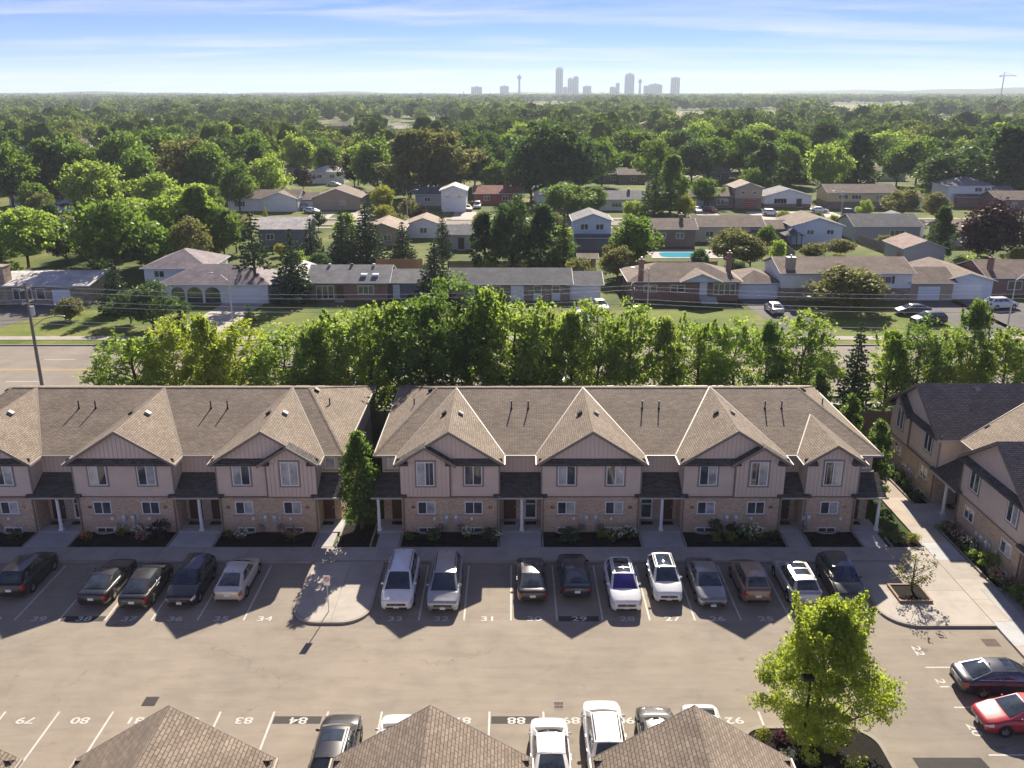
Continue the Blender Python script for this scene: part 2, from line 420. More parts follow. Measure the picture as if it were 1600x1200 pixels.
def rrect(x0, x1, y0, y1, r):
    """Outline counter-clockwise from the lower left; r = radii (ll, lr, ur, ul)."""
    pts = []
    for (cx, cy, rr, a0) in ((x0+r[0], y0+r[0], r[0], 180), (x1-r[1], y0+r[1], r[1], 270), (x1-r[2], y1-r[2], r[2], 0), (x0+r[3], y1-r[3], r[3], 90)):
        k = 10 if rr > 0.05 else 1
        for i in range(k):
            t = R(a0 + (90*i/(k-1) if k > 1 else 45)); pts.append((cx + rr*math.cos(t) if k > 1 else cx, cy + rr*math.sin(t) if k > 1 else cy))
    return pts
def sheet(name, pts, z, mat, parent=None, **k):
    return MB().quad(*[(p[0], p[1], z) for p in pts]).build(name, mat, parent, **k)
def ring(name, out, inn, z0, z1, mat, parent):
    b = MB(); n = len(out)
    for i in range(n):
        j = (i+1) % n
        b.quad((*out[i], z1), (*out[j], z1), (*inn[j], z1), (*inn[i], z1))
        b.quad((*out[i], z0), (*out[j], z0), (*out[j], z1), (*out[i], z1))
        b.quad((*inn[j], z0), (*inn[i], z0), (*inn[i], z1), (*inn[j], z1))
    return b.build(name, mat, parent)

# one ground sheet that reaches the horizon
gnd = sheet('ground', [(-9000, -300), (9000, -300), (9000, 9000), (-9000, 9000)], 0.0, M_GRASS, kind='structure')

# ------------------------------------------------------------------ car park
lot = sheet('parking_lot', [(-70, 12), (27.9, 12), (27.9, 52.3), (-70, 52.3)], 0.004, M_LOT, kind='structure')
Z_MARK = 0.009
def lot_line(x0, y0, x1, y1, w=0.10, parent=None, mat=None, z=Z_MARK, name='parking_line'):
    d = Vector((x1-x0, y1-y0, 0)).normalized(); s = Vector((-d.y, d.x, 0))*w/2
    a, b = Vector((x0, y0, z)), Vector((x1, y1, z))
    return MB().quad(a-s, b-s, b+s, a+s).build(name, mat or M_WHITE_LINE, parent or lot)
def text_mesh(txt, size, bold=0.0):
    cu = bpy.data.curves.new('marking_text', 'FONT'); cu.body = txt; cu.size = size; cu.offset = bold
    cu.align_x = 'CENTER'; cu.align_y = 'CENTER'
    o = bpy.data.objects.new('marking_text', cu); COL.objects.link(o)
    bpy.context.view_layer.update()
    me = bpy.data.meshes.new_from_object(o.evaluated_get(bpy.context.evaluated_depsgraph_get()))
    bpy.data.objects.remove(o); bpy.data.curves.remove(cu)
    return me
def number(txt, x, y, rz, size=0.66, sx=1.4):
    me = text_mesh(txt, size, 0.011)
    o = link('parking_number', me, M_WHITE_LINE, lot, (x, y, 0.013), rz); o.scale = (sx, 1, 1)
    return o
ROW1 = [-31.8, -29.1, -26.5, -23.8, -21.1, -18.4, -15.7]
ROW2 = [-5.45, -2.81, -0.06, 2.63, 5.3, 8.06, 10.7, 13.4, 16.3, 19.0]
for x in ROW1 + ROW2: lot_line(x, 51.9, x, 45.5)
for x in (-37.2, -34.5): lot_line(x, 51.9, x, 45.5)
for t, x in (('40', -30.4), ('39', -27.75), ('38', -25.1), ('37', -22.45), ('36', -19.75), ('35', -17.05), ('34', -14.5),
             ('33', -6.85), ('32', -4.15), ('31', -1.4), ('30', 1.3), ('29', 3.95), ('28', 6.75), ('27', 9.4), ('26', 12.05), ('25', 14.9), ('24', 17.6), ('23', 20.5)):
    number(t, x, 45.65, 0)
for x0, x1 in ((-26.4, -23.9), (2.75, 5.1)):
    sheet('asphalt_patch', [(x0, 45.4), (x1, 45.4), (x1, 45.95), (x0, 45.95)], 0.0065, M_PATCH, lot)
xs4 = [-30.6 + 2.68*i for i in range(17)]
for i, x in enumerate(xs4):
    lot_line(x, 37.4, x, 31.2)
    if i < 16 and 79 <= 77+i <= 92: number(str(77+i), x+1.34, 36.75, PI)
for x0 in (xs4[7]+0.1, xs4[11]+0.1):
    sheet('asphalt_patch', [(x0, 36.5), (x0+2.35, 36.5), (x0+2.35, 37.05), (x0, 37.05)], 0.0065, M_PATCH, lot)
for (u, v) in ((1446, 1043), (1491, 1105.5), (1545, 1180)):
    g = ground(u, v); lot_line(g.x, g.y, 27.6, g.y)
for t, (u, v) in (('22', (1434, 1017)), ('21', (1472, 1069)), ('20', (1522, 1141))):
    g = ground(u, v); number(t, g.x, g.y, -PI/2)
gp = [ground(1425, 1184), ground(1532, 1184), ground(1570, 1225), ground(1452, 1225)]
sheet('asphalt_patch', gp, 0.0065, M_PATCH, lot)
# catch basins with grates
def basin(u, v, mat, sx, sy):
    c = ground(u, v); root = link('catch_basin', None, None, None, c, 0)
    MB().box(-sx, sx, -sy, sy, 0.004, 0.014).build('frame', mat, root)
    for i in range(7):
        x = -sx*0.8 + 1.6*sx*i/6
        for s in (-1, 1): MB().box(x-0.028, x+0.028, s*sy*0.45-sy*0.36, s*sy*0.45+sy*0.36, 0.015, 0.024).build('grate_bar', M_BAR, root)
    return root
M_BAR = plain('grate_dark', (0.018, 0.016, 0.015), 0.8)
tag(basin(235, 1096, M_IRON, 0.34, 0.36), 'dark iron drain grate in the sunlit tan asphalt', 'drain')
tag(basin(873, 1102, plain('pale_grate', (0.36, 0.27, 0.24), 0.8), 0.25, 0.30), 'pale square drain grate above the white parked sedan', 'drain')
tag(basin(1548, 1004, M_RUST, 0.42, 0.36), 'rusty drain grate in the asphalt beside the concrete plaza', 'drain')

# ------------------------------------------------------------------ pavements
PZ = 0.13
pave = link('pavement', MB().box(-70, 27.9, 52.16, 54.16, 0.002, PZ-0.02).mesh('pavement'), M_KERB, kind='structure')
x = -69.9
rng = random.Random(5)
while x < 27.8:
    x2 = min(x + 2.9, 27.88)
    MB().box(x+0.006, x2-0.006, 52.36, 54.15, PZ-0.02, PZ + rng.uniform(-0.002, 0.003)).build('slab', M_CONC, pave)
    MB().box(x+0.006, x2-0.006, 52.15, 52.345, PZ-0.02, PZ+0.006).build('kerb_stone', M_KERB, pave)
    x = x2
# island between the two rows of stalls
isl = link('pavement', None, kind='structure')
o_ = rrect(-13.0, -8.35, 45.1, 52.14, (1.7, 1.7, 0, 0)); i_ = rrect(-12.82, -8.53, 45.28, 52.13, (1.55, 1.55, 0, 0))
ring('kerb', o_, i_, 0.003, PZ+0.004, M_KERB, isl)
cut = [(-12.82, -10.55), (-10.535, -8.53)]
lft = [p for p in i_ if p[0] < -10.6]; rgt = [p for p in i_ if p[0] > -10.6]
lo = [p for p in i_ if p[1] < 48]; 
L = [p for p in lo if p[0] <= -10.55] + [(-10.55, 45.28), (-10.55, 48.9), (-12.82, 48.9)]
L = sorted([p for p in lo if p[0] <= -10.6], key=lambda p: p[0]) + [(-10.55, 45.28), (-10.55, 48.9), (-12.82, 48.9)]
Rr = [(-10.535, 48.9), (-10.535, 45.28)] + sorted([p for p in lo if p[0] > -10.5], key=lambda p: p[0]) + [(-8.53, 48.9)]
MB().prism(L, 0.01, PZ).build('slab', M_CONC, isl); MB().prism(Rr, 0.01, PZ).build('slab', M_CONC, isl)
MB().box(-12.82, -10.55, 48.915, 52.12, 0.01, PZ+0.001).build('slab', M_CONC, isl)
MB().box(-10.535, -8.53, 48.915, 52.12, 0.01, PZ-0.001).build('slab', M_CONC, isl)
# plaza on the right
plz = link('pavement', None, kind='structure')
o_ = rrect(21.75, 27.9, 44.75, 52.14, (1.9, 0, 0, 0)); i_ = rrect(21.93, 27.89, 44.93, 52.13, (1.72, 0, 0, 0))
ring('kerb', o_, i_, 0.003, PZ+0.004, M_KERB, plz)
lo = [p for p in i_ if p[1] < 48 and p[0] < 24.5]
MB().prism(lo + [(24.6, 44.93), (24.6, 48.6), (21.93, 48.6)], 0.01, PZ).build('slab', M_CONC, plz)
MB().box(24.615, 27.88, 44.93, 48.6, 0.01, PZ+0.001).build('slab', M_CONC, plz)
MB().box(21.93, 24.6, 48.615, 52.12, 0.01, PZ-0.001).build('slab', M_CONC, plz)
MB().box(24.615, 27.88, 48.615, 52.12, 0.01, PZ+0.002).build('slab', M_CONC, plz)
# long walk beside the right-hand block
M_CONC2 = concrete_mat('new_concrete', (0.45, 0.455, 0.46))
M_TAN = concrete_mat('tan_concrete', (0.41, 0.345, 0.28))
wk = link('walkway', None, kind='structure')
y = 14.0
k = 0
while y < 78:
    y2 = y + 2.4
    MB().box(27.92, 29.85, y+0.008, y2-0.008, 0.003, PZ + 0.001*(k % 3)).build('slab', {12: M_CONC2, 16: M_CONC2}.get(k, M_TAN if k > 17 else M_CONC), wk)
    y = y2; k += 1
for (ya, yb) in ((42.2, 44.6), (57.4, 60.8)):
    MB().box(29.87, 31.2, ya, yb, 0.003, PZ+0.002).build('slab', M_CONC2 if ya < 50 else M_TAN, wk)
# tree pit in the plaza
pit = thing('tree_pit', (24.35, 48.2, PZ), 0, 'wood-framed square tree pit filled with black mulch in the plaza', 'tree pit')
M_TIMB = plain('timber_edging', (0.30, 0.20, 0.12), 0.8, var=0.3, scale=6)
for (a, b_, c, d) in ((-1.0, 1.0, -1.0, -0.88), (-1.0, 1.0, 0.88, 1.0), (-1.0, -0.88, -0.878, 0.878), (0.88, 1.0, -0.878, 0.878)):
    MB().box(a, b_, c, d, 0.002, 0.14).build('timber', M_TIMB, pit)
MB().box(-0.878, 0.878, -0.878, 0.878, 0.002, 0.09).build('mulch', M_MULCH, pit)
# planted corner by the big maple
cor = thing('planting_bed', (0, 0, 0), 0, 'kerbed mulch bed under the large bright green maple', 'garden bed')
o_ = rrect(10.9, 17.5, 28.5, 36.2, (0.1, 0.1, 1.5, 1.2)); i_ = rrect(11.1, 17.3, 28.7, 36.0, (0.1, 0.1, 1.35, 1.05))
ring('kerb', o_, i_, 0.005, 0.15, M_KERB, cor)
MB().prism(i_, 0.006, 0.11).build('mulch', M_MULCH, cor)

# ------------------------------------------------------------------ main road north of the townhouses
road = sheet('road', [(-700, 86), (700, 86), (700, 105), (-700, 105)], 0.006, M_ROAD, kind='structure')
for yy in (90.9, 99.2):
    for i in range(-18, 19):
        sheet('lane_mark', [(i*9.0, yy-0.07), (i*9.0+3.6, yy-0.07), (i*9.0+3.6, yy+0.07), (i*9.0, yy+0.07)], 0.011, M_WHITE_LINE, road)
for yy in (95.0, 95.35): sheet('centre_line', [(-300, yy-0.06), (300, yy-0.06), (300, yy+0.06), (-300, yy+0.06)], 0.011, M_YELLOW_LINE, road)
for (ya, yb) in ((105.0, 105.25), (85.75, 86.0)): MB().box(-700, 700, ya, yb, 0.002, 0.14).build('kerb', M_KERB, road)
boul = sheet('boulevard_grass', [(-300, 105.26), (300, 105.26), (300, 123.5), (-300, 123.5)], 0.012, M_LAWN, kind='structure')
sheet('boulevard_grass', [(-300, 76.4), (300, 76.4), (300, 85.7), (-300, 85.7)], 0.012, M_DLAWN, kind='structure')
MB().box(-300, 300, 107.6, 109.3, 0.004, 0.06).build('pavement', M_CONC, kind='structure')
MB().box(-300, 300, 82.6, 84.2, 0.004, 0.06).build('pavement', M_CONC, kind='structure')
# streets farther back
st2 = sheet('road', [(-400, 208), (400, 208), (400, 216.5), (-400, 216.5)], 0.006, M_ROAD, kind='structure')
for (ya, yb) in ((207.7, 208.0), (216.5, 216.8)): MB().box(-400, 400, ya, yb, 0.002, 0.13).build('kerb', M_KERB, st2)
for (ya, yb) in ((203.6, 205), (219, 220.4)): MB().box(-400, 400, ya, yb, 0.004, 0.06).build('pavement', M_CONC, kind='structure')
st3 = sheet('road', [(-500, 330), (500, 330), (500, 338), (-500, 338)], 0.006, M_ROAD, kind='structure')
sheet('field', [ground(530, 214), ground(720, 214), ground(705, 203), ground(535, 203)], 0.02, M_FIELD, kind='structure')
sheet('field', [ground(370, 222), ground(470, 222), ground(470, 208), ground(380, 208)], 0.02, M_FIELD, kind='structure')
for (a, b_, c, d) in ((55, 165, 200, 177), (1040, 1225, 196, 174), (815, 905, 180, 163), (1285, 1435, 182, 164), (1430, 1590, 203, 186)):
    sheet('field', [ground(a, c), ground(b_, c), ground(b_-8, d), ground(a+8, d)], 0.03, M_FIELD, kind='structure')
# lawn strips round the townhouses
sheet('lawn', [(-12.0, 54.2), (-9.3, 54.2), (-9.3, 76), (-12.0, 76)], 0.012, M_DLAWN, kind='structure')
sheet('lawn', [(25.6, 54.2), (27.88, 54.2), (27.88, 76), (25.6, 76)], 0.012, M_DLAWN, kind='structure')
sheet('lawn', [(-60, 73.4), (30, 73.4), (30, 76.3), (-60, 76.3)], 0.014, M_DLAWN, kind='structure')
# ------------------------------------------------------------------ townhouse blocks
M_SH_MAIN = shingle('brown_shingle', (0.262, 0.210, 0.160), 0.17)
M_SH_DARK = shingle('charcoal_shingle', (0.105, 0.096, 0.088), 0.30)
M_BRICK = brickish('tan_brick', (0.60, 0.43, 0.285), (0.41, 0.28, 0.18), (0.54, 0.47, 0.38), 0.23, 0.078, 0.010, 0.9, 0.35, 0.10)
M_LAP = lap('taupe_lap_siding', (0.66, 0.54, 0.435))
M_BATTEN = plain('taupe_panel', (0.64, 0.525, 0.425), 0.65, var=0.05, scale=1.0)
M_BSTRIP = plain('batten_shadow_taupe', (0.50, 0.41, 0.33), 0.65, var=0.05)  # darker than the panels: shadow lines along the boards put into the colour
M_TRIM = plain('brown_trim', (0.20, 0.165, 0.135), 0.6, var=0.08)
M_GUT = plain('pale_gutter', (0.44, 0.39, 0.33), 0.5, var=0.05)
M_FLASH = plain('valley_metal', (0.31, 0.262, 0.21), 0.5, var=0.1)
M_WFRAME = plain('white_vinyl', (0.80, 0.79, 0.77), 0.4, var=0.03)
M_WTRIM = plain('window_surround', (0.25, 0.215, 0.18), 0.6, var=0.05)
M_PANE_D = glassy('pane_dark', (0.030, 0.036, 0.042))
M_PANE_L = glassy('pane_blind', (0.24, 0.26, 0.26), 0.06, (0.52, 0.53, 0.50))
M_DOOR = plain('brown_door', (0.085, 0.045, 0.030), 0.45, var=0.1)
M_STONE = plain('stone_sill', (0.40, 0.33, 0.26), 0.8)
M_METER = plain('meter_grey', (0.50, 0.51, 0.51), 0.45, 0.2, var=0.05)
M_VENT = plain('vent_black', (0.016, 0.015, 0.015), 0.6)
M_WELL = plain('window_well', (0.55, 0.54, 0.52), 0.5, 0.3)
M_NUM = plain('number_black', (0.02, 0.02, 0.02), 0.5)
M_MAT = plain('door_mat', (0.03, 0.025, 0.022), 0.95)
EAVE, BRK, RISE, OH = 5.35, 2.77, 2.42, 0.40
KSL = 0.636
def add_window(parent, xc, z0, z1, w, y, kinds, casement=True, surround=True):
    """Two-light window on a wall facing -y at depth y; kinds is a string of d (dark) and l (blind)."""
    b = MB(); n = len(kinds); t = 0.06
    for (a, c, e, g) in ((xc-w/2, xc+w/2, z1-t, z1), (xc-w/2, xc+w/2, z0, z0+t)): b.box(a, c, y-0.06, y, e, g)
    for i in range(n+1):
        x = xc-w/2 + (w-t)*i/n; b.box(x, x+t, y-0.055, y, z0+t, z1-t)
    o = b.build('window', M_WFRAME, parent)
    pw = (w-t)/n
    for i, k in enumerate(kinds):
        x = xc-w/2 + t + pw*i
        MB().box(x, x+pw-t, y-0.02, y-0.004, z0+t, z1-t).build('pane', M_PANE_L if k == 'l' else M_PANE_D, o)
    if surround:
        s = 0.12; q = MB()
        q.box(xc-w/2-s, xc+w/2+s, y-0.03, y, z1+0.002, z1+s); q.box(xc-w/2-s, xc+w/2+s, y-0.03, y, z0-s, z0-0.002)
        q.box(xc-w/2-s, xc-w/2-0.002, y-0.028, y, z0, z1); q.box(xc+w/2+0.002, xc+w/2+s, y-0.028, y, z0, z1)
        q.build('surround', M_WTRIM, o)
    else:
        MB().box(xc-w/2-0.2, xc+w/2+0.2, y-0.06, y, z0-0.16, z0-0.06).build('sill', M_STONE, o)
    return o
def add_door(parent, xc, y, style, z0=0.2):
    if style == 'solid':
        o = MB().box(xc-0.44, xc+0.44, y-0.05, y, z0+0.06, z0+2.1).build('door', M_DOOR, parent)
    else:
        b = MB()
        for (a, c, e, g) in ((-0.44, 0.44, 1.98, 2.1), (-0.44, 0.44, 0.06, 0.2), (-0.44, 0.44, 1.2, 1.28), (-0.44, -0.34, 0.2, 1.98), (0.34, 0.44, 0.2, 1.98)):
            b.box(xc+a, xc+c, y-0.05, y, z0+e, z0+g)
        o = b.build('door', M_WFRAME, parent)
        MB().box(xc-0.34, xc+0.34, y-0.03, y-0.004, z0+0.2, z0+1.98).build('pane', M_PANE_D, o)
    MB().box(xc+0.33, xc+0.38, y-0.10, y-0.05, z0+0.98, z0+1.06).build('handle', M_METER, o)
    f = MB(); f.box(xc-0.52, xc-0.45, y-0.04, y, z0, z0+2.18); f.box(xc+0.45, xc+0.52, y-0.04, y, z0, z0+2.18); f.box(xc-0.45, xc+0.45, y-0.04, y, z0+2.11, z0+2.18)
    f.build('door_frame', M_GUT, parent)
    MB().box(xc-0.42, xc+0.42, y-0.85, y-0.35, z0+0.002, z0+0.02).build('door_mat', M_MAT, parent)
def battens(b, x0, x1, y, zfun0, zfun1, step=0.30):
    k = int((x1-x0)/step)
    for i in range(1, k+1):
        x = x0 + (x1-x0)*i/(k+1); a, c = zfun0(x), zfun1(x)
        if c-a > 0.08: b.box(x-0.02, x+0.02, y-0.022, y, a, c)
def gable_roof(root, xc, hw, y0, y1, ze, mat, name='gable_roof', k=KSL, th=0.14):
    """Gable roof with its ridge along y; hw includes the overhang."""
    zr = ze + hw*k
    b = MB()
    for s in (-1, 1):
        e0, e1 = (xc+s*hw, y0, ze), (xc+s*hw, y1, ze); r0, r1 = (xc, y0, zr), (xc, y1, zr)
        q = [e0, r0, r1, e1] if s < 0 else [r0, e0, e1, r1]
        q = q[::-1] if s < 0 else q[::-1]
        lo = [(p[0], p[1], p[2]-th) for p in q]
        n = [Vector(q[1])-Vector(q[0]), Vector(q[2])-Vector(q[1])]
        up = n[0].cross(n[1]).z > 0
        b.quad(*(q if up else q[::-1])); b.quad(*(lo[::-1] if up else lo))
    o = b.build(name, mat, root)
    # rake boards and eave gutters
    t = MB()
    for s in (-1, 1):
        p = [(xc+s*hw, y0-0.03, ze-0.22), (xc+s*hw, y0-0.03, ze+0.0), (xc, y0-0.03, zr+0.0), (xc, y0-0.03, zr-0.22)]
        t.extr(p if s > 0 else p[::-1], (0, 0.06, 0))
    t.build('rake_board', M_TRIM, o)
    return o, zr
def block(name, loc, rz, label, x0, x1, secs, depth=16.3, rec=1.65, seed=1, nums=(), doors=(), ends=(True, True), hip=3.9, detail=True):
    rnd = random.Random(seed)
    root = thing(name, loc, rz, label, 'townhouses', 'brown-roofed townhouse blocks')
    # walls
    lo, up = MB(), MB()
    lo.box(x0, x1, rec, depth, 0, BRK); up.box(x0+0.02, x1-0.02, rec+0.02, depth-0.02, BRK, EAVE-0.02)
    for s in secs: lo.box(s['a'], s['b'], 0, rec+0.1, 0, BRK)
    lo.build('brick_wall', M_BRICK, root); up.build('recessed_wall', M_BATTEN, root)
    bt = MB(); battens(bt, x0, x1, rec+0.02, lambda x: BRK+0.2, lambda x: EAVE-0.1); bt.build('batten_strip', M_BSTRIP, root, kind='stuff')
    MB().box(x0-0.02, x1+0.02, rec-0.02, depth+0.02, BRK-0.05, BRK+0.05).build('ledge', M_TRIM, root)
    # main hipped roof
    ex0, ex1, ey0, ey1 = x0-OH-0.05, x1+OH+0.05, rec-OH, depth+OH
    ym = (ey0+ey1)/2; zr = EAVE + 2.41; rx0, rx1 = ex0+hip, ex1-hip
    A, B, C_, D = (ex0,ey0,EAVE), (ex1,ey0,EAVE), (ex1,ey1,EAVE), (ex0,ey1,EAVE); E, F = (rx0,ym,zr), (rx1,ym,zr)
    rf = MB(); rf.quad(A, B, F, E); rf.quad(B, C_, F); rf.quad(C_, D, E, F); rf.quad(D, A, E)
    rf.quad(*[(p[0], p[1], p[2]-0.12) for p in (D, C_, B, A)])
    roof = rf.build('roof', M_SH_MAIN, root)
    cap = MB()
    def strip(b, p, q, w, lift=0.012):
        p, q = Vector(p), Vector(q); d = (q-p).normalized(); s = Vector((-d.y, d.x, 0)).normalized()*w/2; u = Vector((0,0,lift))
        dn = Vector((0, 0, w*0.16))
        b.quad(p-s+u-dn, p+u, q+u, q-s+u-dn); b.quad(p+u, p+s+u-dn, q+s+u-dn, q+u)
    for p, q in ((E, F), (A, E), (B, F), (C_, F), (D, E)): strip(cap, p, q, 0.30, 0.03)
    cap.build('ridge_cap', shingle('ridge_shingle', (0.225, 0.182, 0.138), 0.2), roof)
    w = 0.07
    for q in ((ex0-w, ex0, ey0-w, ey1+w), (ex1, ex1+w, ey0-w, ey1+w), (ex0, ex1, ey1, ey1+w)): MB().box(*q, EAVE-0.14, EAVE-0.005).build('gutter', M_GUT, roof)
    gaps = sorted([(s['a']-OH, s['b']+OH) for s in secs]); xx = ex0
    for a, b_ in gaps + [(ex1, ex1)]:
        if a > xx: MB().box(xx, a, ey0-w, ey0, EAVE-0.14, EAVE-0.005).build('gutter', M_GUT, roof)
        xx = max(xx, b_)
    sl = (zr-EAVE)/(ym-ey0)
    # projecting bays under their own gables
    for si, s in enumerate(secs):
        a, b_, kind = s['a'], s['b'], s['k']; xc = (a+b_)/2; hw = (b_-a)/2 + 0.36
        ymeet = ey0 + hw*KSL/sl + 0.25
        go, zg = gable_roof(root, xc, hw, -OH, ymeet, EAVE, M_SH_MAIN)
        for sg in (-1, 1):
            xe = xc+sg*hw; MB().box(min(xe, xe+sg*w), max(xe, xe+sg*w), -OH-0.03, ey0-0.08, EAVE-0.16, EAVE-0.006).build('gutter', M_GUT, go)
        fl = MB()
        for sg in (-1, 1): 
            p, q = Vector((xc+sg*hw, ey0, EAVE+0.02)), Vector((xc, ey0+hw*KSL/sl, zg+0.02))
            d = (q-p).normalized(); sd = Vector((-d.y, d.x, 0)).normalized()*0.042
            fl.quad(p-sd, p+sd, q+sd, q-sd) if True else None
            fl.quad(p+sd+Vector((0,0,.02)), p-sd+Vector((0,0,.02)), q-sd+Vector((0,0,.02)), q+sd+Vector((0,0,.02)))
        fl.build('valley_flashing', M_FLASH, go)
        sub = None
        if kind == 'L': sub = (a, a+3.4)
        if kind == 'R': sub = (b_-3.4, b_)
        # siding of the upper floor
        if kind == 'small':
            MB().box(a+0.01, b_-0.01, 0.012, rec+0.1, BRK, EAVE-0.02).build('panel_wall', M_BATTEN, root)
            q = MB(); battens(q, a, b_, 0.012, lambda x: BRK+0.02, lambda x: EAVE-0.05); q.build('batten_strip', M_BSTRIP, root, kind='stuff')
        else:
            la, lb = (a+0.01, b_-0.01) if not sub else ((sub[1]+0.05, b_-0.01) if kind == 'L' else (a+0.01, sub[0]-0.05))
            MB().box(la, lb, 0.012, rec+0.1, BRK, EAVE-0.02).build('lap_wall', M_LAP, root)
            if sub:
                MB().box(sub[0]+0.01, sub[1]-0.01, -0.10, rec+0.1, BRK, EAVE-0.02).build('panel_wall', M_BATTEN, root)
                q = MB(); battens(q, sub[0], sub[1], -0.10, lambda x: BRK+0.02, lambda x: EAVE-0.05); q.build('batten_strip', M_BSTRIP, root, kind='stuff')
                xb = sub[1] if kind == 'L' else sub[0]
                MB().box(xb-0.05, xb+0.05, -0.125, 0.05, BRK+0.04, EAVE-0.1).build('corner_board', M_TRIM, root)
        MB().box(a-0.02, b_+0.02, -0.13 if sub else -0.03, 0.0, BRK-0.06, BRK+0.03).build('ledge', M_TRIM, root)
        for xb in (a, b_): MB().box(xb-0.05, xb+0.05, -0.02, 0.07, BRK+0.04, EAVE-0.1).build('corner_board', M_WTRIM, root)
        # gable triangle with vertical boards
        def rk(x, c=xc, h=hw): return EAVE + (h-abs(x-c))*KSL - 0.15
        tri = [(a-0.3, 0.03, EAVE-0.02), (b_+0.3, 0.03, EAVE-0.02), (xc, 0.03, rk(xc))]
        MB().extr(tri, (0, 0.15, 0)).build('gable_wall', M_BATTEN, go)
        q = MB(); battens(q, a, b_, 0.03, lambda x: EAVE+0.15, rk); q.build('batten_strip', M_BSTRIP, go, kind='stuff')
        # skirt of dark shingles at the foot of the gable
        def skirt(xa, xb2, yf=-OH+0.02, nm='skirt_roof'):
            m = MB(); m.quad((xa, yf, EAVE-0.02), (xb2, yf, EAVE-0.02), (xb2-0.1, 0.02, EAVE+0.26), (xa+0.1, 0.02, EAVE+0.26))
            m.quad((xa, yf, EAVE-0.16), (xa, 0.02, EAVE-0.16), (xb2, 0.02, EAVE-0.16), (xb2, yf, EAVE-0.16))
            m.quad((xa, yf, EAVE-0.16), (xb2, yf, EAVE-0.16), (xb2, yf, EAVE-0.02), (xa, yf, EAVE-0.02))
            m.quad((xa, yf, EAVE-0.16), (xa, yf, EAVE-0.02), (xa+0.1, 0.02, EAVE+0.26), (xa, 0.02, EAVE-0.16))
            m.quad((xb2, yf, EAVE-0.02), (xb2, yf, EAVE-0.16), (xb2, 0.02, EAVE-0.16), (xb2-0.1, 0.02, EAVE+0.26))
            m.build(nm, M_SH_DARK, go)
        ea, eb = a-0.30, b_+0.30
        if kind == 'single': skirt(ea, eb)
        elif kind == 'small': skirt(ea, a+0.62); skirt(b_-0.62, eb)
        else:
            sc = (sub[0]+sub[1])/2; shw = 1.95
            if kind == 'L': skirt(ea, a+0.55); skirt(sub[1]-0.3, eb); sc = xc-hw+2.1
            else: skirt(b_-0.55, eb); skirt(ea, sub[0]+0.3); sc = xc+hw-2.1
            so, zs = gable_roof(root, sc, 2.1, -OH-0.22, 0.35, EAVE+0.012, M_SH_DARK, 'small_gable_roof', th=0.12)
            t = [(sc-1.75, -0.08, EAVE-0.02), (sc+1.75, -0.08, EAVE-0.02), (sc, -0.08, EAVE+1.22-0.14)]
            MB().extr(t, (0, 0.1, 0)).build('gable_wall', M_BATTEN, so)
            q = MB(); battens(q, sc-1.6, sc+1.6, -0.08, lambda x: EAVE+0.02, lambda x, c=sc: EAVE+(2.1-abs(x-c))*KSL-0.25); q.build('batten_strip', M_BSTRIP, so, kind='stuff')
        # windows
        wx = [xc] if kind == 'small' else [a+1.72, b_-1.78]
        for i, x in enumerate(wx):
            tall = kind == 'small' or (sub and sub[0] < x < sub[1])
            yw = -0.10 if (sub and sub[0] < x < sub[1]) else 0.012
            add_window(root, x, 3.63, 5.40 if tall else 5.10, 1.22, yw, s.get('up', 'ld' if rnd.random() < 0.6 else 'll') if i == 0 else s.get('up2', 'dl'))
            add_window(root, x, 1.44, 2.40, 1.24, 0, s.get('dn', 'dl') if i == 0 else s.get('dn2', 'dl'), surround=False)
            if detail:
                wl_ = MB(); wl_.box(x-0.62, x-0.56, -0.05, 0, 0.10, 0.42); wl_.box(x+0.56, x+0.62, -0.05, 0, 0.10, 0.42); wl_.box(x-0.56, x+0.56, -0.05, 0, 0.36, 0.42); wl_.box(x-0.03, x+0.03, -0.045, 0, 0.10, 0.36)
                bw = wl_.build('basement_window', M_WFRAME, root)
                MB().box(x-0.56, x+0.56, -0.02, -0.004, 0.10, 0.36).build('pane', M_PANE_D, bw)
                ww = MB()
                for t in range(8):
                    a0, a1 = PI*t/8, PI*(t+1)/8
                    for (r0, r1) in ((0.70, 0.76),):
                        p = [(x-math.cos(a0)*r0, -math.sin(a0)*r0*0.6), (x-math.cos(a0)*r1, -math.sin(a0)*r1*0.6), (x-math.cos(a1)*r1, -math.sin(a1)*r1*0.6), (x-math.cos(a1)*r0, -math.sin(a1)*r0*0.6)]
                        ww.prism(p, 0.02, 0.20)
                ww.build('window_well', M_WELL, bw)
